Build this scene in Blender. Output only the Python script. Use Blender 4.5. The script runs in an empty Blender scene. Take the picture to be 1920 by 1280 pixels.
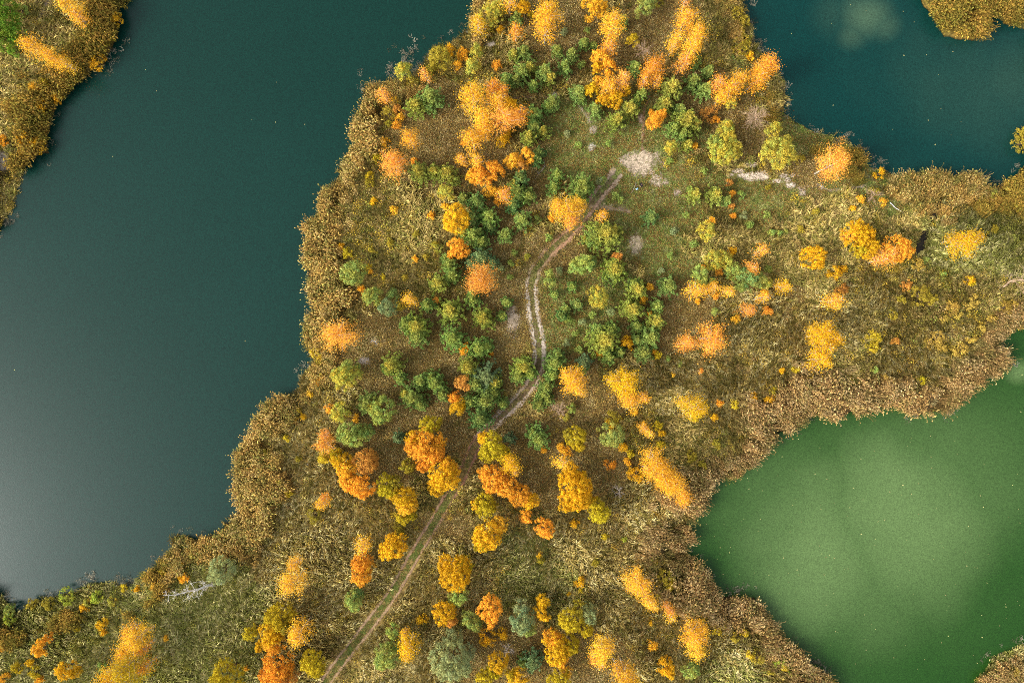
import bpy, math, random
import numpy as np
from mathutils import Vector

random.seed(7)
RNG = np.random.default_rng(11)
scene = bpy.context.scene
COL = scene.collection

# ------------------------------------------------------------------ camera, sky, sun, exposure
H = 100.0                       # camera height above the meadow (m)
S = 0.075                       # metres on the meadow per photograph pixel
cam_d = bpy.data.cameras.new('camera')
cam_d.sensor_width = 36.0
cam_d.lens = 36.0 * H / (1920 * S)
cam_d.clip_start = 0.5
cam_d.clip_end = 6000
cam = bpy.data.objects.new('camera', cam_d)
cam.location = (0, 0, H)
cam.rotation_euler = (0, 0, 0)
COL.objects.link(cam)
scene.camera = cam

SUN_EL, SUN_AZ = math.radians(37), math.radians(250)      # low autumn sun behind thin cloud, lower left
world = bpy.data.worlds.new('World')
scene.world = world
world.use_nodes = True
wn, wl = world.node_tree.nodes, world.node_tree.links
wn.clear()
wo = wn.new('ShaderNodeOutputWorld')
bg = wn.new('ShaderNodeBackground')
bg.inputs['Strength'].default_value = 0.15
sky = wn.new('ShaderNodeTexSky')
sky.sky_type = 'NISHITA'
sky.sun_disc = False
sky.sun_elevation = SUN_EL
sky.sun_rotation = SUN_AZ
sky.air_density = 1.0
sky.dust_density = 4.0
sky.ozone_density = 1.0
hsv = wn.new('ShaderNodeHueSaturation')
hsv.inputs['Saturation'].default_value = 0.42
wl.new(sky.outputs[0], hsv.inputs['Color'])
wl.new(hsv.outputs[0], bg.inputs['Color'])
wl.new(bg.outputs[0], wo.inputs['Surface'])

sun_d = bpy.data.lights.new('sun', 'SUN')
sun_d.energy = 1.2
sun_d.angle = math.radians(14)
sun_d.color = (1.0, 0.975, 0.94)
sun = bpy.data.objects.new('sun', sun_d)
sdir = Vector((math.sin(SUN_AZ) * math.cos(SUN_EL), math.cos(SUN_AZ) * math.cos(SUN_EL), math.sin(SUN_EL)))
sun.rotation_euler = (-sdir).to_track_quat('-Z', 'Y').to_euler()
sun.location = sdir * 200
COL.objects.link(sun)

vs = scene.view_settings
vs.view_transform = 'Standard'
vs.look = 'None'
vs.gamma = 1.0
vs.use_curve_mapping = False
vs.exposure = 1.3
scene.cycles.use_denoising = False      # keep the leaves' own grain
scene.cycles.filter_width = 1.0
scene.cycles.max_bounces = 5
scene.cycles.diffuse_bounces = 3
scene.cycles.transmission_bounces = 3
scene.cycles.transparent_max_bounces = 4

# ------------------------------------------------------------------ helpers
def lin(c):
    c = np.asarray(c, float) / 255.0
    return np.where(c <= 0.04045, c / 12.92, ((c + 0.055) / 1.055) ** 2.4)

_T = np.random.default_rng(3).random((8, 256, 256))
def vnoise(x, y, sc, seed=0):
    """smooth value noise 0..1, feature size sc"""
    x = np.asarray(x, float) / sc + 37.7 * seed
    y = np.asarray(y, float) / sc + 91.3 * seed
    xi = np.floor(x).astype(int); yi = np.floor(y).astype(int)
    fx = x - xi; fy = y - yi
    fx = fx * fx * (3 - 2 * fx); fy = fy * fy * (3 - 2 * fy)
    t = _T[seed % 8]
    a = t[xi & 255, yi & 255]; b = t[(xi + 1) & 255, yi & 255]
    c = t[xi & 255, (yi + 1) & 255]; d = t[(xi + 1) & 255, (yi + 1) & 255]
    return (a * (1 - fx) + b * fx) * (1 - fy) + (c * (1 - fx) + d * fx) * fy

def fbm(x, y, sc, seed=0, n=3):
    r = 0; a = 0.5; tot = 0
    for i in range(n):
        r = r + a * vnoise(x, y, sc / 2 ** i, seed + i); tot += a; a *= 0.5
    return r / tot

def w2(px, py, z=0.0):
    """where on the level z the photograph's pixel lies"""
    k = S * (H - z) / H
    return (np.asarray(px, float) - 960) * k, (640 - np.asarray(py, float)) * k

def smooth(a, b, x):
    t = np.clip((x - a) / (b - a), 0, 1)
    return t * t * (3 - 2 * t)

def make_mesh(name, verts, quads=None, tris=None, attrs=None, mats=(), shade_smooth=False):
    me = bpy.data.meshes.new(name)
    verts = np.ascontiguousarray(verts, dtype=np.float32)
    nq = 0 if quads is None else len(quads)
    nt = 0 if tris is None else len(tris)
    me.vertices.add(len(verts)); me.vertices.foreach_set('co', verts.ravel())
    loops = []
    if nq: loops.append(np.asarray(quads, np.int32).ravel())
    if nt: loops.append(np.asarray(tris, np.int32).ravel())
    loops = np.concatenate(loops)
    me.loops.add(len(loops)); me.loops.foreach_set('vertex_index', loops)
    me.polygons.add(nq + nt)
    st = np.concatenate([np.arange(nq) * 4, nq * 4 + np.arange(nt) * 3]).astype(np.int32)
    me.polygons.foreach_set('loop_start', st)
    if shade_smooth:
        me.polygons.foreach_set('use_smooth', np.ones(nq + nt, bool))
    for k, v in (attrs or {}).items():
        v = np.asarray(v, np.float32)
        if v.ndim == 1:
            a = me.attributes.new(k, 'FLOAT', 'POINT'); a.data.foreach_set('value', v)
        else:
            a = me.attributes.new(k, 'FLOAT_COLOR', 'POINT')
            if v.shape[1] == 3: v = np.concatenate([v, np.ones((len(v), 1), np.float32)], 1)
            a.data.foreach_set('color', np.ascontiguousarray(v).ravel())
    for m in mats: me.materials.append(m)
    me.update(calc_edges=True)
    return me

def link(name, data, parent=None, kind=None):
    o = bpy.data.objects.new(name, data)
    COL.objects.link(o)
    if parent is not None: o.parent = parent
    if kind: o['kind'] = kind
    return o

def tag(o, label, cat, group=None):
    o['label'] = label; o['category'] = cat
    if group: o['group'] = group
    return o

class Geo:
    """collects tubes and ribbons into one mesh"""
    def __init__(s): s.v = []; s.q = []; s.t = []; s.n = 0
    def tube(s, pts, rad, sides=5):
        pts = np.asarray(pts, float); rad = np.asarray(rad, float)
        n = len(pts)
        d = np.gradient(pts, axis=0); d /= np.linalg.norm(d, axis=1)[:, None] + 1e-9
        up = np.tile(np.array([0.13, 0.97, 0.21]), (n, 1))
        up[np.abs((d * up).sum(1)) > 0.9] = (1, 0, 0)
        a = np.cross(d, up); a /= np.linalg.norm(a, axis=1)[:, None] + 1e-9
        b = np.cross(d, a)
        th = np.arange(sides) / sides * 2 * math.pi
        ring = pts[:, None, :] + rad[:, None, None] * (np.cos(th)[None, :, None] * a[:, None, :] + np.sin(th)[None, :, None] * b[:, None, :])
        base = s.n
        s.v.append(ring.reshape(-1, 3))
        i = np.arange(n - 1)[:, None]; j = np.arange(sides)[None, :]; j2 = (j + 1) % sides
        q = np.stack([base + i * sides + j, base + i * sides + j2, base + (i + 1) * sides + j2, base + (i + 1) * sides + j], -1)
        s.q.append(q.reshape(-1, 4)); s.n += n * sides
        c = np.array([pts[-1]]); s.v.append(c)
        jj = np.arange(sides)
        s.t.append(np.stack([base + (n - 1) * sides + jj, base + (n - 1) * sides + (jj + 1) % sides, np.full(sides, s.n)], -1)); s.n += 1
    def mesh(s, name, mats):
        return make_mesh(name, np.concatenate(s.v), np.concatenate(s.q), np.concatenate(s.t), mats=mats, shade_smooth=True)

# ------------------------------------------------------------------ materials
def new_mat(name):
    m = bpy.data.materials.new(name); m.use_nodes = True
    m.node_tree.nodes.clear()
    return m, m.node_tree.nodes, m.node_tree.links

def leaf_material(name, second, trans=0.3, attr_src='OBJECT', lo=0.50, hi=1.32):
    m, n, l = new_mat(name)
    out = n.new('ShaderNodeOutputMaterial')
    if attr_src == 'OBJECT':
        oi = n.new('ShaderNodeObjectInfo'); c_out, a_out = oi.outputs['Color'], oi.outputs['Alpha']
    else:
        at = n.new('ShaderNodeAttribute'); at.attribute_type = 'INSTANCER'; at.attribute_name = 'col'
        c_out, a_out = at.outputs['Color'], at.outputs['Alpha']
    tint = n.new('ShaderNodeAttribute'); tint.attribute_name = 'tint'
    mv = n.new('ShaderNodeAttribute'); mv.attribute_name = 'mixv'
    mul = n.new('ShaderNodeMath'); mul.operation = 'MULTIPLY'
    l.new(mv.outputs['Fac'], mul.inputs[0]); l.new(a_out, mul.inputs[1])
    mix = n.new('ShaderNodeMix'); mix.data_type = 'RGBA'
    l.new(mul.outputs[0], mix.inputs['Factor']); l.new(c_out, mix.inputs[6])
    mix.inputs[7].default_value = (*second, 1)
    # every leaf its own lightness and a little hue of its own
    hs = n.new('ShaderNodeHueSaturation')
    mr = n.new('ShaderNodeMapRange'); mr.inputs[3].default_value = lo; mr.inputs[4].default_value = hi
    l.new(tint.outputs['Fac'], mr.inputs[0])
    hr = n.new('ShaderNodeMapRange'); hr.inputs[3].default_value = 0.485; hr.inputs[4].default_value = 0.512
    l.new(tint.outputs['Fac'], hr.inputs[0])
    l.new(mr.outputs[0], hs.inputs['Value']); l.new(hr.outputs[0], hs.inputs['Hue'])
    l.new(mix.outputs[2], hs.inputs['Color'])
    d = n.new('ShaderNodeBsdfDiffuse'); t = n.new('ShaderNodeBsdfTranslucent')
    l.new(hs.outputs[0], d.inputs['Color']); l.new(hs.outputs[0], t.inputs['Color'])
    ms = n.new('ShaderNodeMixShader'); ms.inputs[0].default_value = trans
    l.new(d.outputs[0], ms.inputs[1]); l.new(t.outputs[0], ms.inputs[2])
    l.new(ms.outputs[0], out.inputs['Surface'])
    return m

def solid_material(name, c1, c2, scale, rough=0.85, attr=None, bump=0.0):
    m, n, l = new_mat(name)
    out = n.new('ShaderNodeOutputMaterial'); p = n.new('ShaderNodeBsdfPrincipled')
    p.inputs['Roughness'].default_value = rough
    p.inputs['Specular IOR Level'].default_value = 0.2
    tc = n.new('ShaderNodeTexCoord'); nz = n.new('ShaderNodeTexNoise')
    nz.inputs['Scale'].default_value = scale; nz.inputs['Detail'].default_value = 4
    l.new(tc.outputs['Object'], nz.inputs['Vector'])
    cr = n.new('ShaderNodeValToRGB')
    cr.color_ramp.elements[0].position = 0.35; cr.color_ramp.elements[1].position = 0.65
    cr.color_ramp.elements[0].color = (*c1, 1); cr.color_ramp.elements[1].color = (*c2, 1)
    l.new(nz.outputs['Fac'], cr.inputs[0])
    col = cr.outputs[0]
    if attr:
        at = n.new('ShaderNodeAttribute'); at.attribute_name = attr
        mx = n.new('ShaderNodeMix'); mx.data_type = 'RGBA'; mx.blend_type = 'MULTIPLY'; mx.inputs['Factor'].default_value = 1
        l.new(at.outputs['Color'], mx.inputs[6]); l.new(col, mx.inputs[7]); col = mx.outputs[2]
    l.new(col, p.inputs['Base Color'])
    if bump:
        b = n.new('ShaderNodeBump'); b.inputs['Strength'].default_value = bump; b.inputs['Distance'].default_value = 0.05
        l.new(nz.outputs['Fac'], b.inputs['Height']); l.new(b.outputs[0], p.inputs['Normal'])
    l.new(p.outputs[0], out.inputs['Surface'])
    return m

M_AUTUMN = leaf_material('autumn_leaves', lin((178, 152, 40)), 0.22)
M_GREEN = leaf_material('green_leaves', lin((214, 180, 62)), 0.25)
M_PINE = leaf_material('pine_needles', lin((208, 186, 78)), 0.12)
M_COVER = leaf_material('ground_cover', lin((120, 112, 52)), 0.2, 'INSTANCER', 0.54, 1.34)
M_BIRCH = solid_material('birch_bark', lin((140, 128, 110)), lin((206, 194, 174)), 2.5)
M_WHITE = solid_material('white_birch_bark', lin((184, 174, 160)), lin((236, 230, 220)), 2.5)
M_BARK = solid_material('brown_bark', lin((70, 55, 42)), lin((112, 92, 74)), 4)
M_DEAD = solid_material('dead_wood', lin((120, 108, 98)), lin((176, 164, 150)), 4)
M_SAND = solid_material('sand', (0.52, 0.48, 0.43), (0.96, 0.91, 0.84), 3.0, attr='col', bump=0.4)
M_GROUND = solid_material('soil_and_litter', (0.5, 0.48, 0.43), (1.3, 1.28, 1.22), 3.6, attr='col', bump=0.6)
# ------------------------------------------------------------------ shorelines (photograph pixels)
WZ = -1.0                                                     # water level
LAKE_A = [(893,0),(884,28),(876,52),(862,70),(836,84),(812,94),(797,108),(790,128),(772,140),(745,150),(722,160),(700,158),
 (682,160),(682,180),(690,200),(674,212),(664,240),(665,264),(650,294),(636,320),(625,347),(607,360),(604,375),(594,396),(574,424),(568,440),
 (582,456),(571,486),(576,520),(581,556),(594,575),(580,596),(577,616),(573,640),(582,660),(590,682),(574,698),(562,714),(555,734),
 (527,750),(506,752),(494,762),(484,785),(474,810),(456,836),(450,862),(441,892),(438,905),(450,934),(450,958),(424,978),(402,998),(364,1006),
 (336,1000),(322,1006),(324,1024),(306,1046),(288,1062),(262,1078),(238,1098),(205,1092),(170,1092),(148,1108),(126,1116),
 (84,1116),(66,1128),(43,1140),(33,1150),(20,1136),(0,1112),(-70,1085),(-200,1060),(-420,1020),(-520,800),(-460,610),(-240,590),
 (-120,560),(-50,490),(0,428),(16,408),(30,373),(38,350),(46,322),(64,296),(96,290),(96,253),(104,214),(108,200),(130,180),(138,160),(164,150),
 (178,133),(200,127),(210,100),(224,78),(226,60),(228,23),(234,10),(244,0),(275,-60),(340,-220),(560,-300),(800,-230),(888,-70)]
LAKE_B = [(1397,0),(1402,30),(1410,55),(1418,90),(1440,112),(1457,137),(1470,150),(1477,187),(1473,207),(1497,226),(1530,243),(1560,250),
 (1583,262),(1598,276),(1620,296),(1637,312),(1660,316),(1680,326),(1700,328),(1717,328),(1747,324),(1783,328),(1813,330),(1835,336),
 (1834,353),(1856,352),(1880,348),(1893,330),(1914,318),(1930,300),(1918,280),(1916,255),(1932,228),(1960,205),(1945,140),(1920,126),(1945,100),(1917,58),(1883,48),
 (1860,32),(1848,44),(1838,68),(1826,80),(1803,80),(1769,75),(1760,62),(1745,33),(1730,18),(1720,0),(1705,-80),(1690,-230),(1420,-230),(1388,-80)]
LAKE_C = [(1440,830),(1473,811),(1507,789),(1533,779),(1557,788),(1590,780),(1627,768),(1667,761),(1700,774),(1723,784),(1745,776),
 (1770,773),(1790,742),(1823,732),(1836,712),(1866,700),(1890,684),(1888,668),(1873,654),(1877,632),(1905,616),(1920,612),(2000,592),
 (2200,600),(2350,880),(2200,1130),(2000,1180),(1925,1205),(1909,1212),(1866,1228),(1845,1258),(1830,1278),(1780,1380),(1640,1400),(1578,1300),
 (1565,1280),(1543,1254),(1513,1237),(1492,1210),(1468,1203),(1449,1166),(1432,1134),(1418,1116),(1387,1116),(1352,1114),(1338,1096),(1328,1073),
 (1308,1056),(1292,1042),(1291,983),(1307,970),(1307,955),(1326,930),(1330,905),(1345,899),(1373,897),(1408,877),(1430,850)]

def dense(poly, closed=True, step=6, amp=4.0, seed=0):
    """the traced line with small bays and points of its own"""
    p = np.array(poly, float)
    q = np.roll(p, -1, 0) if closed else p[1:]
    out = []
    for a, b in zip(p, q):
        n = max(1, int(np.hypot(*(b - a)) / step))
        t = np.arange(n)[:, None] / n
        out.append(a + (b - a) * t)
    if not closed: out.append(p[-1:])
    o = np.concatenate(out)
    if amp:
        nx = fbm(o[:, 0], o[:, 1], 16, seed) - 0.5; ny = fbm(o[:, 0], o[:, 1], 16, seed + 3) - 0.5
        o = o + np.stack([nx, ny], 1) * 2 * amp
    return o

lakes_px = [dense(l, True, 6, 5.0, i) for i, l in enumerate((LAKE_A, LAKE_B, LAKE_C))]
lakes_w = [np.stack(w2(l[:, 0], l[:, 1], WZ), 1) for l in lakes_px]

# signed distance to the shore (m): positive on land
GX0, GX1, GY0, GY1, GD = -125.0, 125.0, -90.0, 90.0, 0.5
gx = np.arange(GX0, GX1 + GD, GD); gy = np.arange(GY0, GY1 + GD, GD)
def poly_inside(poly, X, Y):
    ins = np.zeros(X.shape, bool)
    x1, y1 = poly[:, 0], poly[:, 1]; x2, y2 = np.roll(x1, -1), np.roll(y1, -1)
    for a, b, c, d in zip(x1, y1, x2, y2):
        if b == d: continue
        r0, r1 = np.searchsorted(gy, [min(b, d), max(b, d)])
        if r0 == r1: continue
        sub = Y[r0:r1]
        xi = a + (sub - b) * (c - a) / (d - b)
        ins[r0:r1] ^= X[r0:r1] < xi
    return ins
GXX, GYY = np.meshgrid(gx, gy)
SD = np.full(GXX.shape, 1e9); WET = np.zeros(GXX.shape, int)
for li, poly in enumerate(lakes_w):
    ins = poly_inside(poly, GXX, GYY); WET[ins] = li + 1
    R = 14.0
    best = np.full(GXX.shape, R)
    for a in poly[::1]:
        i0, i1 = np.searchsorted(gx, [a[0] - R, a[0] + R]); j0, j1 = np.searchsorted(gy, [a[1] - R, a[1] + R])
        if i0 >= i1 or j0 >= j1: continue
        dd = np.sqrt((GXX[j0:j1, i0:i1] - a[0]) ** 2 + (GYY[j0:j1, i0:i1] - a[1]) ** 2)
        np.minimum(best[j0:j1, i0:i1], dd, out=best[j0:j1, i0:i1])
    sd = np.where(ins, -best, best)
    SD = np.where(np.abs(sd) < np.abs(SD), sd, SD) if li else sd
    if li: SD = np.where(WET > 0, -np.abs(SD), SD)
def sample(grid, x, y):
    fx = np.clip((np.asarray(x) - GX0) / GD, 0, len(gx) - 1.001); fy = np.clip((np.asarray(y) - GY0) / GD, 0, len(gy) - 1.001)
    i = fx.astype(int); j = fy.astype(int); a = fx - i; b = fy - j
    return (grid[j, i] * (1 - a) + grid[j, i + 1] * a) * (1 - b) + (grid[j + 1, i] * (1 - a) + grid[j + 1, i + 1] * a) * b
def shore(x, y): return sample(SD, x, y)
def ground_z(x, y):
    s = shore(x, y)
    land = -1.22 + 1.32 * smooth(-0.1, 5.0, s)
    bed = -1.22 + np.clip(s, -6, 0) * 0.45
    z = np.where(s > 0, land, bed)
    z = z + smooth(0.5, 4, s) * ((fbm(x, y, 9.0, 1) - 0.5) * 0.5 + (vnoise(x, y, 1.3, 4) - 0.5) * 0.10)
    return z

# ------------------------------------------------------------------ what grows where (photograph pixels: x, y, rx, ry)
ZONES = {
 'M': [(1250,235,60,50),(1120,262,95,75),(1260,400,115,75),(1180,345,90,40),(1290,470,100,50),(1060,560,50,60),(1100,612,80,50),(1420,392,120,45),
       (1580,342,80,22),(1500,262,55,26),(1120,560,60,60),(1640,345,40,30),(1380,110,26,60),(1480,225,30,22),(1660,385,60,30)],
 'B': [(820,230,75,65),(1060,62,60,65),(1180,100,60,60),(1330,185,80,50),(900,300,60,40),(1008,320,28,70),(925,440,55,55),(955,590,50,90),
       (760,660,110,75),(820,780,130,70),(1080,745,60,55),(1000,870,85,65),(1250,620,70,60),(1280,560,60,40),(700,880,60,60),(850,1010,50,50),
       (1120,875,80,50),(1385,240,45,60),(1110,1230,130,55),(960,1230,120,60),(1040,480,40,40),(1250,40,80,50),(800,350,60,40),(870,640,60,90),(1510,330,40,30),(1480,540,60,40),(1520,580,50,50)],
 'T': [(1350,722,120,85),(1450,622,100,65),(1560,600,90,75),(1700,690,80,65),(1640,560,60,65),(620,930,90,60),(560,1010,60,90),(640,1085,110,100),
       (800,1060,60,60),(900,1060,70,50),(1180,950,60,60),(1090,1040,120,60),(600,1185,95,85),(760,1255,70,50),(1320,1235,120,60),(1250,1170,95,55),(1440,700,80,60),(1740,640,70,50),
       (700,1180,70,70),(560,830,60,60),(1240,960,50,50),(590,760,50,60)],
 'G': [(1900,1255,60,50),(120,1205,210,85),(380,1155,110,75),(1850,460,90,65),(1760,480,60,55),(1830,400,110,45),(1010,1060,90,60),(300,1250,160,50),(1640,860,1,1),(1360,1260,80,40),(350,1070,60,30)],
 'O': [(720,430,115,95),(760,490,95,65),(690,350,60,70),(1450,475,125,65),(1560,445,95,65),(1750,585,110,85),(1860,590,75,55),(1365,840,70,50),
       (1250,820,80,60),(1260,1085,50,60),(1420,1205,60,50),(1480,1250,50,40),(110,90,80,70),(1360,60,40,60),(15,60,50,70),(1560,520,80,50),(780,120,60,40),
       (1660,470,80,60),(1600,690,60,60),(1340,440,80,50),(900,120,80,50),(20,220,60,70),(1380,960,10,10),(1560,400,90,30)],
 'R': [(660,235,50,80),(615,350,50,85),(600,470,50,85),(612,575,35,55),(500,790,50,60),(468,880,50,70),(515,860,40,60),(480,970,50,45),(400,1020,70,30),(1768,348,85,30),(700,165,25,25),
       (1755,400,40,25)],
 'P': [(1560,745,130,55),(1700,750,100,40),(1820,690,60,36),(1440,800,75,55),(1360,890,60,50),(1290,930,50,60),(1255,1000,55,60),(1305,1100,70,55),(1400,1150,75,45),(1500,1245,50,45),(1450,1190,40,30)],
 'Y': [(205,70,45,60),(140,140,60,40),(60,240,50,60),(1800,40,130,55),(1890,30,60,40),(1910,370,40,40)],
}
ZN = list(ZONES)
ZC = {'M': (114, 122, 62), 'B': (120, 106, 66), 'T': (134, 112, 64), 'G': (132, 128, 76), 'O': (122, 110, 58), 'R': (120, 94, 50), 'P': (98, 80, 50), 'Y': (116, 98, 46)}
ZCL = np.array([lin(ZC[k]) for k in ZN]) * (1.0, 1.005, 0.98)
def zone_weights(px, py):
    wx = px + (fbm(px, py, 50, 2) - 0.5) * 60 + (vnoise(px, py, 9, 5) - 0.5) * 22
    wy = py + (fbm(px, py, 50, 6) - 0.5) * 60 + (vnoise(px, py, 9, 1) - 0.5) * 22
    W = np.zeros((len(ZN),) + np.shape(px))
    for k, z in enumerate(ZN):
        for (cx, cy, rx, ry) in ZONES[z]:
            d = ((wx - cx) / rx) ** 2 + ((wy - cy) / ry) ** 2
            np.maximum(W[k], np.exp(-d * 0.9), out=W[k])
    W[ZN.index('O')] = np.maximum(W[ZN.index('O')], 0.16)
    W[ZN.index('B')] = np.maximum(W[ZN.index('B')], 0.14 * (0.5 + vnoise(px, py, 40, 3)))
    return W
def to_px(x, y): return x / S + 960, 640 - y / S
def ground_color(px, py):
    W = zone_weights(px, py) ** 3
    W = W / W.sum(0)
    c = np.tensordot(W, ZCL, axes=(0, 0))
    n = fbm(px, py, 26, 3)[..., None]; f = vnoise(px, py, 5, 2)[..., None]; g = fbm(px, py, 60, 5)[..., None]
    c = c * (0.50 + 0.55 * n + 0.40 * f) * (0.72 + 0.56 * RNG.random(np.shape(px)))[..., None]
    gr = lin((92, 100, 44)); rd = lin((112, 86, 52)); pale = lin((150, 134, 108))
    c = c + (gr - c) * (smooth(0.55, 0.75, g) * 0.45)
    c = c + (rd - c) * (smooth(0.55, 0.75, 1 - g) * 0.22)
    for (cx, cy, rx, ry, k) in PALE:
        d = np.exp(-(((px - cx) / rx) ** 2 + ((py - cy) / ry) ** 2))
        c = c + (pale - c) * (k * d * smooth(0.35, 0.7, vnoise(px, py, 6, 7) * 0.6 + 0.4 * d))[..., None]
    return c
PALE = [(962,595,30,55,.8),(940,640,25,30,.5),(1192,455,26,36,.8),(1205,300,70,50,.4),(1150,385,60,14,.8),(1100,225,25,35,.6),(1000,186,60,8,.6),(1020,300,12,40,.6),
        (705,640,30,16,.6),(690,680,22,14,.7),(1490,345,70,22,.5),(1255,372,30,14,.5),(1060,470,30,14,.4),(1640,340,14,40,.6),(1240,360,40,20,.5),(920,84,30,18,.5),(8,300,22,34,.9),(20,170,40,12,.4),(1205,240,14,40,.6)]

# ------------------------------------------------------------------ ground: one sheet to the horizon
def axis(lo, hi, d):
    a = np.arange(lo, hi + d / 2, d)
    e = hi + np.array([1, 2.5, 5, 10, 18, 30, 50, 90, 160, 300, 600, 1200, 2500])
    f = lo - np.array([1, 2.5, 5, 10, 18, 30, 50, 90, 160, 300, 600, 1200, 2500])
    return np.concatenate([f[::-1], a, e])
ax, ay = axis(-76, 76, 0.24), axis(-51, 51, 0.24)
XX, YY = np.meshgrid(ax, ay)
ZZ = ground_z(XX, YY)
PX, PY = to_px(XX, YY)
gc = ground_color(PX, PY)
s_ = shore(XX, YY)
mud = lin((46, 40, 26))
gc = gc + (mud - gc) * (smooth(1.1, -0.3, s_))[..., None]
ny_, nx_ = XX.shape
idx = np.arange(ny_ * nx_).reshape(ny_, nx_)
q = np.stack([idx[:-1, :-1], idx[:-1, 1:], idx[1:, 1:], idx[1:, :-1]], -1).reshape(-1, 4)
ground = link('ground', make_mesh('ground', np.stack([XX, YY, ZZ], -1).reshape(-1, 3), q, attrs={'col': gc.reshape(-1, 3)}, mats=[M_GROUND], shade_smooth=True), kind='structure')

# ------------------------------------------------------------------ water
def water_material(name, deep, cloud, sc, amount, rough=0.24, thresh=(0.45, 0.8), blobs=()):
    m, n, l = new_mat(name)
    out = n.new('ShaderNodeOutputMaterial'); p = n.new('ShaderNodeBsdfPrincipled')
    p.inputs['Roughness'].default_value = rough; p.inputs['IOR'].default_value = 1.33; p.inputs['Specular IOR Level'].default_value = 0.34
    tc = n.new('ShaderNodeTexCoord')
    nz = n.new('ShaderNodeTexNoise'); nz.inputs['Scale'].default_value = sc; nz.inputs['Detail'].default_value = 3
    nz.inputs['Roughness'].default_value = 0.45
    l.new(tc.outputs['Object'], nz.inputs['Vector'])
    fac = None
    for (cx, cy, r, k) in blobs:                              # soft paler patches mixed into the colour, each at its own place
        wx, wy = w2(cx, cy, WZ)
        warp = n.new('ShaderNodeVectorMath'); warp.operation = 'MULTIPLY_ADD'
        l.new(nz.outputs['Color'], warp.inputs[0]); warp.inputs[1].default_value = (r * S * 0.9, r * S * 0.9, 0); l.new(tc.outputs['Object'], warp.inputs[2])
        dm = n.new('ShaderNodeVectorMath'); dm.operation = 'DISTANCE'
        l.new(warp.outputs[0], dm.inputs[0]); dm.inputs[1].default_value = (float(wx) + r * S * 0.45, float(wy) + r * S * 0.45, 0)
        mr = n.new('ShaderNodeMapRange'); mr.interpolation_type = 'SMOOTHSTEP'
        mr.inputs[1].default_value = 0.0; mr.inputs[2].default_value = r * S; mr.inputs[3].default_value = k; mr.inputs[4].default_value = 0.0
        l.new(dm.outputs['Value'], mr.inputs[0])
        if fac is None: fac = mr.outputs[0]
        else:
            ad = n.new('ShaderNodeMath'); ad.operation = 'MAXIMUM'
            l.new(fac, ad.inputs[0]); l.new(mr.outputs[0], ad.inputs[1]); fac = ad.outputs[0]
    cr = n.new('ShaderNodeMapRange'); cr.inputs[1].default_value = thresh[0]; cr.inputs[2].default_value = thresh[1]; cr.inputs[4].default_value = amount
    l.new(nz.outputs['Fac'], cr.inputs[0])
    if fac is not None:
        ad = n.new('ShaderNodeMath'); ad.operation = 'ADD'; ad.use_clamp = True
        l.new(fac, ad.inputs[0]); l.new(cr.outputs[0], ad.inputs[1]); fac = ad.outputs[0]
    else: fac = cr.outputs[0]
    mx = n.new('ShaderNodeMix'); mx.data_type = 'RGBA'
    mx.inputs[6].default_value = (*deep, 1); mx.inputs[7].default_value = (*cloud, 1)
    l.new(fac, mx.inputs['Factor'])
    # fine suspended specks
    n2 = n.new('ShaderNodeTexNoise'); n2.inputs['Scale'].default_value = 6.5; n2.inputs['Detail'].default_value = 3; n2.inputs['Roughness'].default_value = 0.8
    l.new(tc.outputs['Object'], n2.inputs['Vector'])
    m2 = n.new('ShaderNodeMapRange'); m2.inputs[1].default_value = 0.3; m2.inputs[2].default_value = 0.7; m2.inputs[3].default_value = 0.55; m2.inputs[4].default_value = 1.45
    l.new(n2.outputs['Fac'], m2.inputs[0])
    hs = n.new('ShaderNodeHueSaturation'); l.new(mx.outputs[2], hs.inputs['Color']); l.new(m2.outputs[0], hs.inputs['Value'])
    l.new(hs.outputs[0], p.inputs['Base Color'])
    b = n.new('ShaderNodeBump'); b.inputs['Strength'].default_value = 0.35; b.inputs['Distance'].default_value = 0.02
    l.new(n2.outputs['Fac'], b.inputs['Height']); l.new(b.outputs[0], p.inputs['Normal'])
    l.new(p.outputs[0], out.inputs['Surface'])
    return m

W_A = water_material('dark_lake_water', (0.0020, 0.0215, 0.0150), (0.0034, 0.0260, 0.0190), 0.03, 0.6)
W_B = water_material('teal_lake_water', (0.0012, 0.0255, 0.0215), (0.075, 0.125, 0.065), 0.06, 0.05,
                     blobs=[(1625,30,75,.55),(1600,70,45,.35),(1660,50,50,.35),(1830,150,190,.10),(1890,130,120,.14),(1560,30,70,.12)])
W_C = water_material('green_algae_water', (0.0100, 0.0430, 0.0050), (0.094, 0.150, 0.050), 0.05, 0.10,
                     blobs=[(1540,1030,250,.80),(1700,950,260,.80),(1480,960,230,.40),(1800,870,260,.40),(1630,1080,210,.45),(1915,695,40,1.0),(1580,880,220,.25),(1620,990,380,.20)])  # small patch by the right bank is a yellow reflection painted as colour
def water(name, poly, mat):
    # push the sheet a little under the bank so that it meets the ground, not a gap
    c = poly; nx = np.roll(c, -1, 0) - np.roll(c, 1, 0); nrm = np.stack([nx[:, 1], -nx[:, 0]], 1)
    area = 0.5 * np.sum(c[:, 0] * np.roll(c[:, 1], -1) - np.roll(c[:, 0], -1) * c[:, 1])
    nrm = nrm / (np.linalg.norm(nrm, axis=1)[:, None] + 1e-9) * (1 if area > 0 else -1)
    c = c + nrm * 0.35
    me = bpy.data.meshes.new(name)
    vv = [(float(a), float(b), WZ) for a, b in c]
    if area < 0: vv = vv[::-1]
    me.from_pydata(vv, [], [list(range(len(vv)))])
    me.materials.append(mat); me.update()
    return link(name, me, kind='structure')
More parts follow.
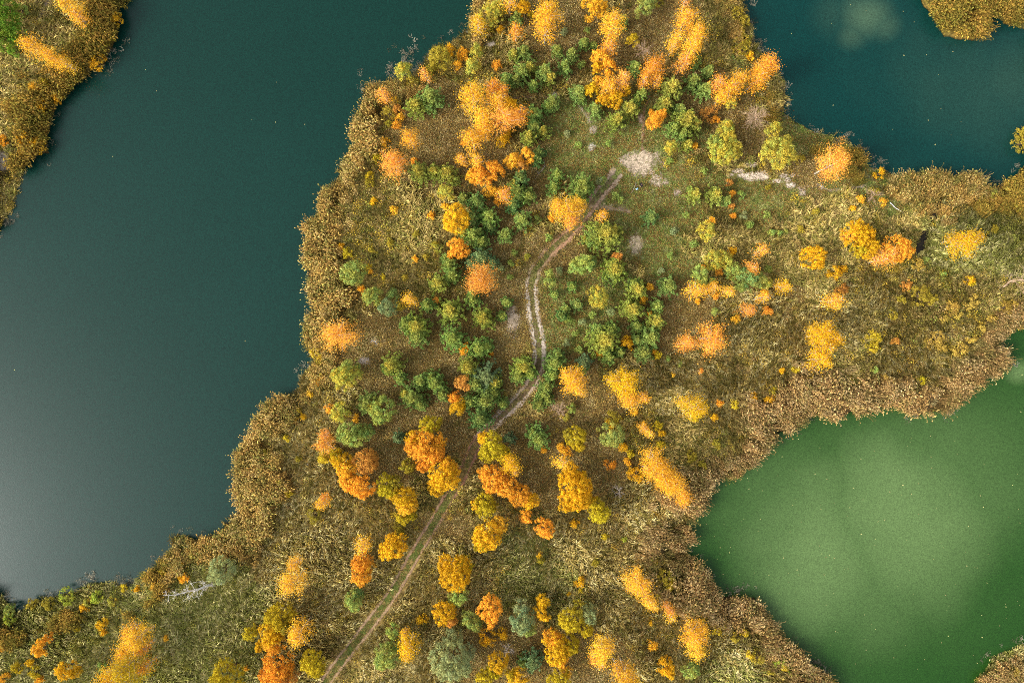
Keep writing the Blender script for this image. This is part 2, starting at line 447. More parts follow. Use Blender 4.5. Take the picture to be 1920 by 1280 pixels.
for nm, pl, mt in (('dark_lake', lakes_w[0], W_A), ('teal_lake', lakes_w[1], W_B), ('green_lake', lakes_w[2], W_C)):
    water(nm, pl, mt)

# ------------------------------------------------------------------ track, paths, sand
TRACK = np.array([(585,1315),(618,1268),(652,1222),(693,1170),(737,1110),(782,1032),(808,990),(836,942),(858,905),(871,880),(883,853),(899,822),(922,797),
 (950,770),(978,742),(1000,712),(1010,682),(1010,655),(1008,630),(1001,592),(997,555),(996,535),(1003,508),(1020,485),(1040,462),(1066,440),(1086,415),
 (1103,392),(1123,365),(1143,342),(1160,322)], float)
def spline(p, n):
    """Catmull-Rom through the points, even steps"""
    P = np.vstack([2 * p[0] - p[1], p, 2 * p[-1] - p[-2]])
    out = []
    for i in range(1, len(P) - 2):
        t = np.linspace(0, 1, 24, endpoint=False)[:, None]
        a, b, c, d = P[i - 1], P[i], P[i + 1], P[i + 2]
        out.append(0.5 * (2 * b + (c - a) * t + (2 * a - 5 * b + 4 * c - d) * t ** 2 + (3 * b - a - 3 * c + d) * t ** 3))
    o = np.vstack(out + [p[-1:]])
    L = np.concatenate([[0], np.cumsum(np.linalg.norm(np.diff(o, axis=0), axis=1))])
    u = np.linspace(0, L[-1], n)
    return np.stack([np.interp(u, L, o[:, k]) for k in range(o.shape[1])], 1)
tr = spline(TRACK, 620)
tx, ty = w2(tr[:, 0], tr[:, 1], 0.0)
C2 = np.stack([tx, ty], 1)
tan = np.gradient(C2, axis=0); tan /= np.linalg.norm(tan, axis=1)[:, None]
nor = np.stack([-tan[:, 1], tan[:, 0]], 1)
# colours along the way: (photo y, rut colour, median colour, rut half width m)
KEYS = [(1315,(168,142,112),(96,108,46),.17),(1100,(166,140,110),(94,108,44),.17),(960,(160,130,104),(94,108,44),.17),(900,(150,112,88),(122,104,58),.18),(830,(152,116,94),(122,98,62),.18),
        (795,(190,174,158),(132,112,88),.28),(740,(192,174,154),(122,102,76),.28),(700,(184,160,140),(122,102,74),.27),(660,(190,178,164),(104,90,62),.28),(600,(194,184,168),(132,118,88),.32),
        (545,(200,188,172),(104,96,56),.28),(515,(156,140,108),(92,98,44),.22),(490,(160,136,104),(88,98,42),.24),(460,(170,134,106),(98,88,50),.28),(415,(160,128,104),(116,94,66),.28),
        (370,(164,140,118),(110,100,66),.28),(322,(176,158,136),(130,116,84),.30)]
ky = np.array([k[0] for k in KEYS])[::-1]
def key(i): return np.array([np.atleast_1d(lin(k[i]) if i < 3 else k[i]) for k in KEYS])[::-1]
kr, km, kw = key(1), key(2), key(3)[:, 0]
interp = lambda tab: np.stack([np.interp(tr[:, 1], ky, tab[:, j]) for j in range(3)], 1)
rutc, medc, rutw = interp(kr), interp(km), np.interp(tr[:, 1], ky, kw) * 1.12
gauge = 0.66
M_TRACK = M_SAND
def ribbon(name, path, normal, off, hw, colr, seed, lift, gaps=.20):
    """a worn strip with ragged edges that follows the ground"""
    nl = 7
    s = np.linspace(-1, 1, nl)
    n = len(path)
    ed = 0.65 + 0.7 * vnoise(np.arange(n), np.zeros(n), 4, seed) + 0.5 * (RNG.random(n) - 0.5)
    ed2 = 0.65 + 0.7 * vnoise(np.arange(n), np.ones(n) * 9, 4, seed + 1) + 0.5 * (RNG.random(n) - 0.5)
    side = np.where(s[None, :] < 0, s[None, :] * ed[:, None], s[None, :] * ed2[:, None])
    pos = path[:, None, :] + normal[:, None, :] * (off + side * hw[:, None])[..., None]
    z = ground_z(pos[..., 0], pos[..., 1]) + lift + 0.02 * (np.abs(s)[None, :] < 0.9)
    v = np.concatenate([pos, z[..., None]], -1).reshape(-1, 3)
    id_ = np.arange(n * nl).reshape(n, nl)
    q = np.stack([id_[:-1, :-1], id_[:-1, 1:], id_[1:, 1:], id_[1:, :-1]], -1)
    qx, qy = pos[:-1, :-1, 0], pos[:-1, :-1, 1]
    wear = .55 * vnoise(qx, qy, 1.1, seed) + .45 * vnoise(qx, qy, .3, seed + 2) + gaps * .5 * (np.abs((np.arange(nl - 1) - (nl - 2) / 2) / (nl / 2))[None, :] ** 2)
    keepq = wear < 1.02 - gaps
    q = q[keepq].reshape(-1, 4)
    edge = np.abs(s)[None, :, None]
    c = colr[:, None, :] * (1 - 0.30 * edge ** 2) * (0.78 + 0.4 * RNG.random((n, nl, 1)))
    me = make_mesh(name, v, q, attrs={'col': c.reshape(-1, 3)}, mats=[M_TRACK], shade_smooth=True)
    return link(name, me, kind='structure')
med = ribbon('grassy_track_median', C2, nor, 0.0, np.full(len(C2), gauge - 0.12), medc, 2, 0.02, .5)
for sgn in (-1, 1):
    ribbon('wheel_rut', C2, nor, sgn * gauge, rutw, rutc, 4 + sgn, 0.03)

PATHS = [([(1218,152),(1216,180),(1208,205),(1206,240),(1204,282)], (146,122,94), .20), ([(1350,0),(1355,37),(1365,80),(1383,120),(1397,173),(1420,200)], (128,122,84), .22),
         ([(543,938),(560,955),(580,985),(600,1025),(620,1068),(634,1112)], (138,112,80), .30), ([(234,1142),(229,1165),(232,1185),(240,1205)], (150,128,104), .24),
         ([(214,1225),(208,1245),(196,1262)], (140,112,80), .28), ([(92,0),(84,18),(72,40)], (140,126,104), .25), ([(1080,192),(1096,212),(1106,232)], (160,148,128), .24),
         ([(955,186),(1000,183),(1040,186)], (138,116,92), .22), ([(1105,388),(1150,392),(1185,398)], (142,126,100), .4), ([(310,1180),(322,1215),(332,1250)], (122,100,70), .25), ([(1762,372),(1748,400),(1738,428),(1728,450),(1712,478)], (40,36,28), .5), ([(1636,722),(1630,745),(1634,765)], (40,40,30), .35), ([(1530,350),(1560,356),(1590,354),(1625,347)], (172,160,132), .16)]
for k, (pp, cc, hw) in enumerate(PATHS):
    p = spline(np.array(pp, float), 60)
    X, Y = w2(p[:, 0], p[:, 1]); pth = np.stack([X, Y], 1)
    t_ = np.gradient(pth, axis=0); t_ /= np.linalg.norm(t_, axis=1)[:, None]
    ribbon('ditch' if cc[0] < 80 else 'footpath', pth, np.stack([-t_[:, 1], t_[:, 0]], 1), 0, np.full(60, hw) * (0.5 + vnoise(np.arange(60), np.zeros(60), 6, k)), np.tile(lin(cc), (60, 1)), k, 0.025)

PATCH = [('gravel_clearing',[(1202,305,52,36),(1235,338,26,18),(1190,300,40,22)],(194,178,156),.70),
 ('sand_patch',[(1405,309,15,6)],(205,192,174),.40),('sand_patch',[(1383,321,11,5)],(200,186,168),.40),('sand_patch',[(1415,331,27,8),(1425,326,12,7),(1395,330,14,5)],(205,192,174),.40),
 ('sand_patch',[(1367,328,7,3)],(196,182,164),.40),('sand_patch',[(1456,340,10,4),(1468,330,8,5)],(200,188,172),.41),('sand_patch',[(1480,347,10,6),(1475,338,6,5)],(204,194,178),.40),
 ('sand_patch',[(1488,329,10,5)],(190,176,160),.49),('sand_patch',[(1501,353,7,4)],(190,176,160),.30),('sand_patch',[(1520,350,7,3)],(190,176,160),.30),
 ('sand_patch',[(1535,350,7,5)],(200,190,176),.30),('sand_patch',[(1566,356,16,3)],(186,174,148),.30),('sand_patch',[(1617,350,5,3)],(186,178,160),.30),
 ('sand_patch',[(1503,362,6,5)],(180,166,148),.30),('sand_patch',[(920,84,15,10)],(176,166,152),.45),('sand_patch',[(703,641,10,6)],(176,170,162),.48),
 ('sand_patch',[(682,676,13,9)],(170,160,150),.50),('sand_patch',[(4,302,14,24)],(190,180,164),.49),('sand_patch',[(1190,458,22,26)],(178,164,138),.70),
 ('sand_patch',[(960,600,22,46)],(178,162,140),.70),('sand_patch',[(1112,243,8,8)],(176,164,146),.40),('sand_patch',[(1109,276,9,9)],(176,172,158),.50),
 ('sand_patch',[(1200,222,9,10)],(166,146,128),.48),('sand_patch',[(1268,360,9,8)],(180,164,148),.50),('sand_patch',[(943,775,9,9)],(160,148,138),.45),
 ('sand_patch',[(577,872,6,5)],(180,176,176),.49),('sand_patch',[(1038,175,6,8)],(184,176,170),.45),('sand_patch',[(240,1120,5,4)],(186,180,160),.49)]
for k, (nm, els, cc, thr) in enumerate(PATCH):
    e = np.array(els, float)
    x0, x1 = (e[:, 0] - e[:, 2] * 1.5).min(), (e[:, 0] + e[:, 2] * 1.5).max(); y0, y1 = (e[:, 1] - e[:, 3] * 1.5).min(), (e[:, 1] + e[:, 3] * 1.5).max()
    st = 1.15
    xs = np.arange(x0, x1, st); ys = np.arange(y0, y1, st)
    gxp, gyp = np.meshgrid(xs, ys)
    f = np.zeros(gxp.shape)
    for (cx, cy, rx, ry) in els:
        f = np.maximum(f, np.exp(-0.9 * (((gxp - cx) / rx) ** 2 + ((gyp - cy) / ry) ** 2)))
    f = f * (0.30 + 0.70 * fbm(gxp, gyp, 9, k % 5) + 0.42 * vnoise(gxp, gyp, 3.0, (k + 2) % 8) + 0.30 * RNG.random(gxp.shape))
    jx = gxp + (RNG.random(gxp.shape) - .5) * st * .7; jy = gyp + (RNG.random(gxp.shape) - .5) * st * .7
    X, Y = w2(jx, jy); Z = ground_z(X, Y) + 0.035
    id_ = np.arange(X.size).reshape(X.shape)
    keep = (f[:-1, :-1] > thr) & (RNG.random((X.shape[0] - 1, X.shape[1] - 1)) < .88)
    q = np.stack([id_[1:, :-1], id_[1:, 1:], id_[:-1, 1:], id_[:-1, :-1]], -1)[keep]
    if len(q) == 0: continue
    c = lin(cc)[None, :] * (0.62 + 0.55 * RNG.random((X.size, 1))) * np.clip(0.75 + 0.35 * (f.ravel()[:, None] - thr) / .3, .6, 1.1)
    used, inv = np.unique(q, return_inverse=True)
    V = np.stack([X, Y, Z], -1).reshape(-1, 3)[used]
    link(nm, make_mesh(nm, V, inv.reshape(q.shape), attrs={'col': c[used]}, mats=[M_SAND], shade_smooth=True), kind='structure')
# ------------------------------------------------------------------ ground cover: grass, reeds, litter, low scrub
EX = np.zeros((720, 1060), bool); EXD = 0.15
def stamp(x, y, r):
    i = ((np.asarray(x) + 79.5) / EXD).astype(int); j = ((np.asarray(y) + 54) / EXD).astype(int)
    k = int(math.ceil(r / EXD))
    for di in range(-k, k + 1):
        for dj in range(-k, k + 1):
            if di * di + dj * dj <= (r / EXD) ** 2:
                EX[np.clip(j + dj, 0, 719), np.clip(i + di, 0, 1059)] = True
for sgn in (-1, 1):
    p = C2 + nor * sgn * gauge
    stamp(p[:, 0], p[:, 1], 0.26)
MED = np.zeros_like(EX)
_keep = EX.copy(); stamp(C2[:, 0], C2[:, 1], 0.62); MED = EX & ~_keep; EX = _keep | MED
for o in list(COL.objects):
    if o.name.startswith(('footpath', 'sand_patch', 'gravel', 'ditch')):
        n = len(o.data.vertices); v = np.empty(n * 3, np.float32); o.data.vertices.foreach_get('co', v); v = v.reshape(-1, 3)
        stamp(v[:, 0], v[:, 1], 0.18 if o.name.startswith('ditch') else 0.10)
EXW = np.zeros_like(EX); _e = EX.copy(); EX[:] = False
for sgn in (-1, 1):
    p = C2 + nor * sgn * gauge
    stamp(p[:, 0], p[:, 1], 0.62)
EXW = EX.copy(); EX = _e
def near_rut(x, y):
    return EXW[np.clip(((y + 54) / EXD).astype(int), 0, 719), np.clip(((x + 79.5) / EXD).astype(int), 0, 1059)]
def bare(x, y):
    return EX[np.clip(((y + 54) / EXD).astype(int), 0, 719), np.clip(((x + 79.5) / EXD).astype(int), 0, 1059)]

def blades(n, lmin, lmax, spread, width, bend, rng, up=0.5):
    """n bent blades of two pieces each from one tussock"""
    V = []; Q = []; T = []; tint = []; mixv = []
    for i in range(n):
        a = rng.random() * 2 * math.pi; r = spread * math.sqrt(rng.random())
        b = np.array([math.cos(a) * r, math.sin(a) * r, 0])
        L = lmin + (lmax - lmin) * rng.random()
        d = a + rng.normal() * 0.7
        out = np.array([math.cos(d), math.sin(d), 0])
        m = b + out * L * 0.5 * bend * 0.5 + np.array([0, 0, L * 0.5 * (0.75 + 0.3 * up)])
        e = b + out * L * (0.35 + bend * 0.6) + np.array([0, 0, L * (0.25 + 0.6 * up) * (0.6 + 0.5 * rng.random())])
        sd_ = np.array([-math.sin(d + rng.normal() * .5), math.cos(d), 0.0]) * width * (0.6 + 0.8 * rng.random()) * 0.5
        k = len(V)
        V += [b - sd_, b + sd_, m + sd_ * 0.9, m - sd_ * 0.9, e]
        Q.append([k, k + 1, k + 2, k + 3]); T.append([k + 3, k + 2, k + 4])
        t = rng.random(); tint += [t] * 5; mixv += [rng.random() ** 2] * 5
    return np.array(V), Q, T, tint, mixv

def diamonds(c, nrm, size, elong, rng):
    """leaf-shaped four-cornered faces at c facing nrm"""
    n = len(c)
    nrm = nrm / (np.linalg.norm(nrm, axis=1)[:, None] + 1e-9)
    a = np.cross(nrm, rng.normal(size=(n, 3))); a /= np.linalg.norm(a, axis=1)[:, None] + 1e-9
    b = np.cross(nrm, a)
    s = size[:, None] if np.ndim(size) else size
    V = np.stack([c - a * s * elong, c - b * s * 0.62 + nrm * s * 0.15, c + a * s * elong, c + b * s * 0.62 + nrm * s * 0.15], 1)
    return V.reshape(-1, 3), np.arange(n * 4).reshape(-1, 4)

def cover_meshes():
    out = {}
    def put(kind, V, Q, T, tint, mixv, mat):
        out.setdefault(kind, []).append(make_mesh(kind, V, Q if len(Q) else None, T if T is not None and len(T) else None, attrs={'tint': tint, 'mixv': mixv}, mats=[mat]))
    for v in range(4):
        g = np.random.default_rng(100 + v)
        put('dry_grass', *blades(34, .22, .66, .34, .075, .9, g, .38), M_COVER)
        put('short_grass', *blades(24, .08, .24, .34, .055, .8, g, .5), M_COVER)
        # reeds: stalks with a hanging plume and long leaves
        V = []; Q = []; T = []; ti = []; mi = []
        for s in range(20):
            a = g.random() * 6.28; r = .72 * math.sqrt(g.random()); h = 1.3 + g.random() * 1.3
            b = np.array([math.cos(a) * r, math.sin(a) * r, 0]); lean = np.array([.20 + .12 * g.normal(), .10 * g.normal(), 0]) * h
            e = b + lean + np.array([0, 0, h]); w = .018
            k = len(V); V += [b + (w, 0, 0), b + (-w, 0, 0), e + (-w, 0, 0), e + (w, 0, 0)]; Q.append([k, k + 1, k + 2, k + 3]); ti += [.3] * 4; mi += [.5] * 4
            k = len(V); V += [b + (0, w, 0), b + (0, -w, 0), e + (0, -w, 0), e + (0, w, 0)]; Q.append([k, k + 1, k + 2, k + 3]); ti += [.3] * 4; mi += [.5] * 4
            t = g.random(); mp = .6 * g.random()
            for p in range(3):                               # plume, hanging to the lee side
                d = np.array([.22 + .08 * g.normal(), .09 * g.normal(), -.05 + .09 * g.normal()]); s2 = np.array([-d[1], d[0], 0]) * .15 + np.array([0, 0, .02 * g.normal()])
                k = len(V); V += [e, e + d * .45 + s2, e + d, e + d * .45 - s2]; Q.append([k, k + 1, k + 2, k + 3]); ti += [t] * 4; mi += [mp] * 4
            for p in range(4):                               # leaves
                f = .25 + .6 * g.random(); q0 = b + (e - b) * f; aa = g.normal() * .9
                d = np.array([math.cos(aa) * .28, math.sin(aa) * .28, .10 - .2 * g.random()]); s2 = np.array([-d[1], d[0], 0]) * .07
                k = len(V); V += [q0, q0 + d * .5 + s2 + (0, 0, .08), q0 + d, q0 + d * .5 - s2 + (0, 0, .08)]; Q.append([k, k + 1, k + 2, k + 3]); ti += [g.random() * .6] * 4; mi += [.4 + .6 * g.random()] * 4
        put('reed', np.array(V), Q, None, ti, mi, M_COVER)
        # fallen leaves
        n = 30; c = np.stack([g.normal(size=n) * .36, g.normal(size=n) * .36, .03 + .07 * g.random(n)], 1)
        nr = np.stack([g.normal(size=n) * .5, g.normal(size=n) * .5, np.ones(n)], 1)
        Vd, Qd = diamonds(c, nr, .045 + .05 * g.random(n), 1.0, g)
        put('litter', Vd, Qd, None, np.repeat(g.random(n), 4), np.repeat(g.random(n), 4), M_COVER)
        # low leafy scrub
        n = 120; u = g.normal(size=(n, 3)); u /= np.linalg.norm(u, axis=1)[:, None]; u[:, 2] = np.abs(u[:, 2])
        c = u * np.array([.42, .42, .5]) * (0.5 + .5 * g.random((n, 1))); c += np.repeat(g.normal(size=(15, 3)) * (.20, .20, .08), 8, 0)
        Vd, Qd = diamonds(c, u + g.normal(size=(n, 3)) * .6, .035 + .04 * g.random(n), 1.0, g)
        put('scrub', Vd, Qd, None, np.repeat(g.random(n), 4), np.repeat(g.random(n), 4), M_COVER)
        # broken grey reeds in the shallows
        V = []; Q = []; ti = []; mi = []
        for s in range(10):
            a = g.random() * 6.28; r = .5 * math.sqrt(g.random()); h = .2 + g.random() * .5
            b = np.array([math.cos(a) * r, math.sin(a) * r, -.1]); aa = g.random() * 6.28; k_ = g.random() * .9
            e = b + np.array([math.cos(aa) * k_ * h, math.sin(aa) * k_ * h, h * (1.1 - .6 * k_)])
            sd_ = np.array([-math.sin(aa), math.cos(aa), 0]) * .022
            k = len(V); V += [b - sd_, b + sd_, e + sd_, e - sd_]; Q.append([k, k + 1, k + 2, k + 3]); t = g.random(); ti += [t] * 4; mi += [0] * 4
            for p in range(2):
                al = aa + g.normal(); d = np.array([math.cos(al) * .28, math.sin(al) * .20, -.03]); s2 = np.array([-d[1], d[0], 0]) * .13
                k = len(V); V += [e, e + d * .5 + s2, e + d, e + d * .5 - s2]; Q.append([k, k + 1, k + 2, k + 3]); ti += [t] * 4; mi += [0] * 4
        put('dead_reed', np.array(V), Q, None, ti, mi, M_COVER)
    return out
COVER = cover_meshes()

def scatter(name, kind, x, y, z, yaw, tilt, scale, col, sec=0.5):
    """one 'stuff' object: points that carry the cover's pieces"""
    n = len(x)
    me = bpy.data.meshes.new(name)
    me.vertices.add(n); me.vertices.foreach_set('co', np.stack([x, y, z], 1).astype(np.float32).ravel())
    a = me.attributes.new('rot', 'FLOAT_VECTOR', 'POINT'); a.data.foreach_set('vector', np.stack([RNG.normal(size=n) * .08, tilt, yaw], 1).astype(np.float32).ravel())
    a = me.attributes.new('scl', 'FLOAT', 'POINT'); a.data.foreach_set('value', scale.astype(np.float32))
    a = me.attributes.new('pick', 'INT', 'POINT'); a.data.foreach_set('value', RNG.integers(0, 4, n).astype(np.int32))
    a = me.attributes.new('col', 'FLOAT_COLOR', 'POINT'); a.data.foreach_set('color', np.concatenate([col, np.full((n, 1), sec)], 1).astype(np.float32).ravel())
    o = link(name, me, kind='stuff')
    pc = bpy.data.collections.get('pieces_' + kind)
    if pc is None:
        pc = bpy.data.collections.new('pieces_' + kind)
        for i, m in enumerate(COVER[kind]):
            pc.objects.link(bpy.data.objects.new(f'{kind}_piece', m))
    ng = bpy.data.node_groups.new('spread_' + name, 'GeometryNodeTree')
    ng.interface.new_socket('Geometry', in_out='INPUT', socket_type='NodeSocketGeometry')
    ng.interface.new_socket('Geometry', in_out='OUTPUT', socket_type='NodeSocketGeometry')
    N, L = ng.nodes, ng.links
    gi, go = N.new('NodeGroupInput'), N.new('NodeGroupOutput')
    m2p = N.new('GeometryNodeMeshToPoints')
    iop = N.new('GeometryNodeInstanceOnPoints')
    ci = N.new('GeometryNodeCollectionInfo'); ci.inputs['Collection'].default_value = pc
    ci.inputs['Separate Children'].default_value = True; ci.inputs['Reset Children'].default_value = True
    def at(nm, ty):
        q = N.new('GeometryNodeInputNamedAttribute'); q.data_type = ty; q.inputs['Name'].default_value = nm
        return q.outputs['Attribute']
    L.new(gi.outputs[0], m2p.inputs['Mesh']); L.new(m2p.outputs[0], iop.inputs['Points'])
    L.new(ci.outputs[0], iop.inputs['Instance']); iop.inputs['Pick Instance'].default_value = True
    L.new(at('pick', 'INT'), iop.inputs['Instance Index']); L.new(at('rot', 'FLOAT_VECTOR'), iop.inputs['Rotation']); L.new(at('scl', 'FLOAT'), iop.inputs['Scale'])
    L.new(iop.outputs[0], go.inputs[0])
    md = o.modifiers.new('spread', 'NODES'); md.node_group = ng
    return o

PAL = {   # sRGB colours of each cover in each zone
 'M': dict(short=[(116,130,62),(136,138,78),(100,118,50),(156,148,98)], litter=[(150,120,66),(128,92,52)]),
 'B': dict(short=[(144,114,70),(122,104,58),(112,112,56),(158,130,88)], litter=[(142,108,62),(122,96,56),(164,128,70),(102,86,52),(186,160,110)]),
 'T': dict(dry=[(210,184,116),(186,158,92),(154,132,72),(220,200,142),(130,118,60)], scrub=[(180,152,72),(160,134,66),(140,128,58),(190,150,58),(168,132,88)]),
 'G': dict(dry=[(194,180,114),(164,156,86),(140,138,70),(208,192,132),(122,122,60)], scrub=[(122,120,52),(138,126,52)]),
 'O': dict(dry=[(190,162,94),(154,136,74),(204,178,112),(126,118,60)], scrub=[(196,164,66),(174,152,74),(148,142,66),(196,170,112),(180,144,94),(128,132,60),(206,168,60)]),
 'R': dict(reed=[(212,168,92),(194,152,82),(176,144,76),(156,140,74),(138,130,68),(220,186,116)], dry=[(160,128,70),(138,116,60)], scrub=[(128,112,46)]),
 'P': dict(reed=[(206,164,106),(188,146,90),(218,184,128),(164,134,82),(138,124,72)]),
 'Y': dict(reed=[(192,150,68),(168,134,58),(148,126,54),(130,118,50)]),
}
def pick(pal, n, jit=0.18):
    p = np.array([lin(c) for c in pal]) * (.99, 1.04, 1.0); i = RNG.integers(0, len(p), n)
    return p[i] * (1 + jit * RNG.normal(size=(n, 1))).clip(.5, 1.6)
def candidates(per_m2):
    n = int(152 * 102 * per_m2)
    x = (RNG.random(n) - .5) * 152; y = (RNG.random(n) - .5) * 102
    s = shore(x, y); m = (s > 0.15) & ~bare(x, y)
    x, y, s = x[m], y[m], s[m]
    px, py = to_px(x, y)
    W = zone_weights(px, py) * (0.55 + 0.9 * RNG.random((len(ZN), len(px))))
    return x, y, s, px, py, np.argmax(W, 0), W
flow = lambda x, y: fbm(x, y, 11, 4) * 9.0 + vnoise(x, y, 3, 6) * 1.6
def gather(key, per_m2, zones, keep, smin=0.2):
    x, y, s, px, py, z, W = candidates(per_m2)
    X = []; 
    m = np.zeros(len(x), bool); col = np.zeros((len(x), 3))
    for k in zones:
        zi = (z == ZN.index(k)) & (s > smin)
        pr = keep if np.isscalar(keep) else keep[k]
        zi &= RNG.random(len(x)) < pr
        col[zi] = pick(PAL[k][key], int(zi.sum())); m |= zi
    return x[m], y[m], s[m], px[m], py[m], col[m]

x, y, s, px, py, c = gather('dry', 16, 'TGOR', {'T': 1, 'G': 1, 'O': .8, 'R': .25})
d = fbm(x, y, 5, 3); m = (RNG.random(len(x)) < 0.38 + 1.3 * smooth(.28, .55, d)) & ~(near_rut(x, y) & (RNG.random(len(x)) < .93)); x, y, c = x[m], y[m], c[m]
scatter('dry_grass', 'dry_grass', x, y, ground_z(x, y) - .03, flow(x, y) + RNG.normal(size=len(x)) * .35, .55 + .3 * RNG.random(len(x)), .8 + .8 * RNG.random(len(x)), c, .5)
x, y, s, px, py, c = gather('short', 15, 'MB', {'M': .95, 'B': .5})
scatter('short_grass', 'short_grass', x, y, ground_z(x, y) - .01, RNG.random(len(x)) * 6.28, RNG.normal(size=len(x)) * .15, .6 + .7 * RNG.random(len(x)), c, .4)
x, y, s, px, py, c = gather('litter', 13, 'MB', {'M': .30, 'B': .95})
_c = np.argwhere(MED); _c = _c[RNG.random(len(_c)) < .55]
_x, _y = _c[:, 1] * EXD - 79.5 + RNG.random(len(_c)) * EXD, _c[:, 0] * EXD - 54 + RNG.random(len(_c)) * EXD
_p = to_px(_x, _y)[1]
_m = (RNG.random(len(_x)) < np.where(_p > 930, 1.0, np.where((_p < 620) & (_p > 400), .5, .22)))
_x, _y = _x[_m], _y[_m]
scatter('track_grass', 'short_grass', _x, _y, ground_z(_x, _y) + .01, RNG.random(len(_x)) * 6.28, np.zeros(len(_x)), .4 + .35 * RNG.random(len(_x)), pick([(112, 120, 56), (128, 128, 66), (100, 110, 50), (146, 130, 84)], len(_x)), .2)
scatter('fallen_leaves', 'litter', x, y, ground_z(x, y), RNG.random(len(x)) * 6.28, np.zeros(len(x)), .7 + .7 * RNG.random(len(x)), c, .3)
x, y, s, px, py, c = gather('scrub', 7.0, 'TGO', {'T': .34, 'G': .40, 'O': 1.0})
m = RNG.random(len(x)) < np.where(px > 1430, .25, .08) + smooth(.40, .66, fbm(x, y, 3, 1)); x, y, c = x[m], y[m], c[m]
scatter('low_scrub', 'scrub', x, y, ground_z(x, y), RNG.random(len(x)) * 6.28, np.zeros(len(x)), .7 + 1.0 * RNG.random(len(x)) ** 2, c, .4)

# reeds: in their own zones, and along every shore in a belt
x, y, s, px, py, z, W = candidates(6.5)
rz = [ZN.index(k) for k in 'RPY']
best = np.argmax(W[rz], 0); wb = W[rz].max(0)
BARESHORE = [(800,110,95,60),(1420,80,40,90),(1560,240,110,45),(1470,180,30,50),(1650,330,40,30),(180,1115,110,40),(20,380,30,60),(40,1150,60,40),(560,715,30,30)]
nb = np.zeros(len(x))
for (cx, cy, rx, ry) in BARESHORE: nb = np.maximum(nb, np.exp(-(((px - cx) / rx) ** 2 + ((py - cy) / ry) ** 2)))
belt = (s < 2.9 + 2.0 * fbm(px, py, 40, 2)) & (nb < .35)
isz = np.isin(z, rz)
gap = smooth(.30, .52, vnoise(x, y, 1.6, 3) * .7 + .3 * vnoise(x, y, 5, 5))
edge_w = (W[rz].max(0) / (W.max(0) + 1e-6))
m = ((isz & (RNG.random(len(x)) < .35 + .65 * smooth(.1, .5, wb))) | belt) & (s > .75 + .8 * (vnoise(x, y, 2.2, 1) - .5)) & (RNG.random(len(x)) < .12 + .88 * gap)
# where no reed zone is near, the belt takes its look from its lake
fall = np.where(px < 320, 2, np.where((px > 1200) & (py > 560), 1, np.where(px > 1380, 2, 0)))
kind = np.where(wb > .12, best, fall)
col = np.zeros((len(x), 3))
for i, k in enumerate('RPY'): col[kind == i] = pick(PAL[k]['reed'], int((kind == i).sum()), .2)
hgt = .48 + .34 * RNG.random(len(x)) + .40 * vnoise(x, y, 2.6, 5); hgt *= np.where(isz, 1.0, .8)
# reeds bend away from the land, towards the open water
gxs = (shore(x + .8, y) - shore(x - .8, y)); gys = (shore(x, y + .8) - shore(x, y - .8))
yaw = np.where(np.hypot(gxs, gys) > .2, np.arctan2(-gys, -gxs), flow(x, y)) + RNG.normal(size=len(x)) * .6
x, y, col, hgt, yaw = x[m], y[m], col[m], hgt[m], yaw[m]
scatter('reed_bed', 'reed', x, y, ground_z(x, y) - .05, yaw, .10 + .12 * RNG.random(len(x)), hgt, col, .45)

# grey broken reeds standing in the shallows
n = 110000
x = (RNG.random(n) - .5) * 152; y = (RNG.random(n) - .5) * 102; s = shore(x, y); px, py = to_px(x, y)
DEADZ = [(755,118,46,40,2.4),(835,78,40,26,1.6),(700,150,20,14,.8),(1425,62,20,60,1.2),(1475,170,14,40,1.2),(1535,240,36,18,1.2),(1590,268,36,22,1.2),(1640,302,30,16,1),(1680,318,20,14,1),
         (190,1088,60,22,1.8),(270,1062,40,22,1.3),(100,1110,60,18,.5),(20,370,26,60,1.6),(1890,672,36,26,1.0),(100,245,20,40,.8),(1860,345,50,16,.8),(565,700,22,40,.9),(400,992,60,18,.9),
         (1320,1070,30,40,.7),(1400,1110,50,16,.7),(1540,1240,50,36,.8),(1870,1225,50,30,1.3),(1600,795,90,16,.6),(1490,815,60,22,.6),(1310,945,18,50,.4),(1760,780,60,18,.6),(1905,275,24,40,.5),(30,1130,50,30,.8),(215,60,30,80,.6)]
pr = np.zeros(n)
for (cx, cy, rx, ry, k) in DEADZ: pr = np.maximum(pr, k * np.exp(-(((px - cx) / rx) ** 2 + ((py - cy) / ry) ** 2)))
pr *= smooth(.3, .6, vnoise(x, y, 1.8, 2)) * np.where(s > 0, np.exp(-s / 1.0), np.exp(s / 2.8)) * .75
m = (RNG.random(n) < pr) & (s > np.where(((px - 770) / 110) ** 2 + ((py - 110) / 60) ** 2 < 1, -5, -1.3)) & (s < 2.5)
x, y, s = x[m], y[m], s[m]
cc = pick([(128,118,100),(104,96,80),(150,140,122),(92,88,68)], len(x))
scatter('dead_reeds', 'dead_reed', x, y, np.maximum(ground_z(x, y), WZ), RNG.random(len(x)) * 6.28, RNG.normal(size=len(x)) * .2, .38 + .4 * RNG.random(len(x)), cc, 0)

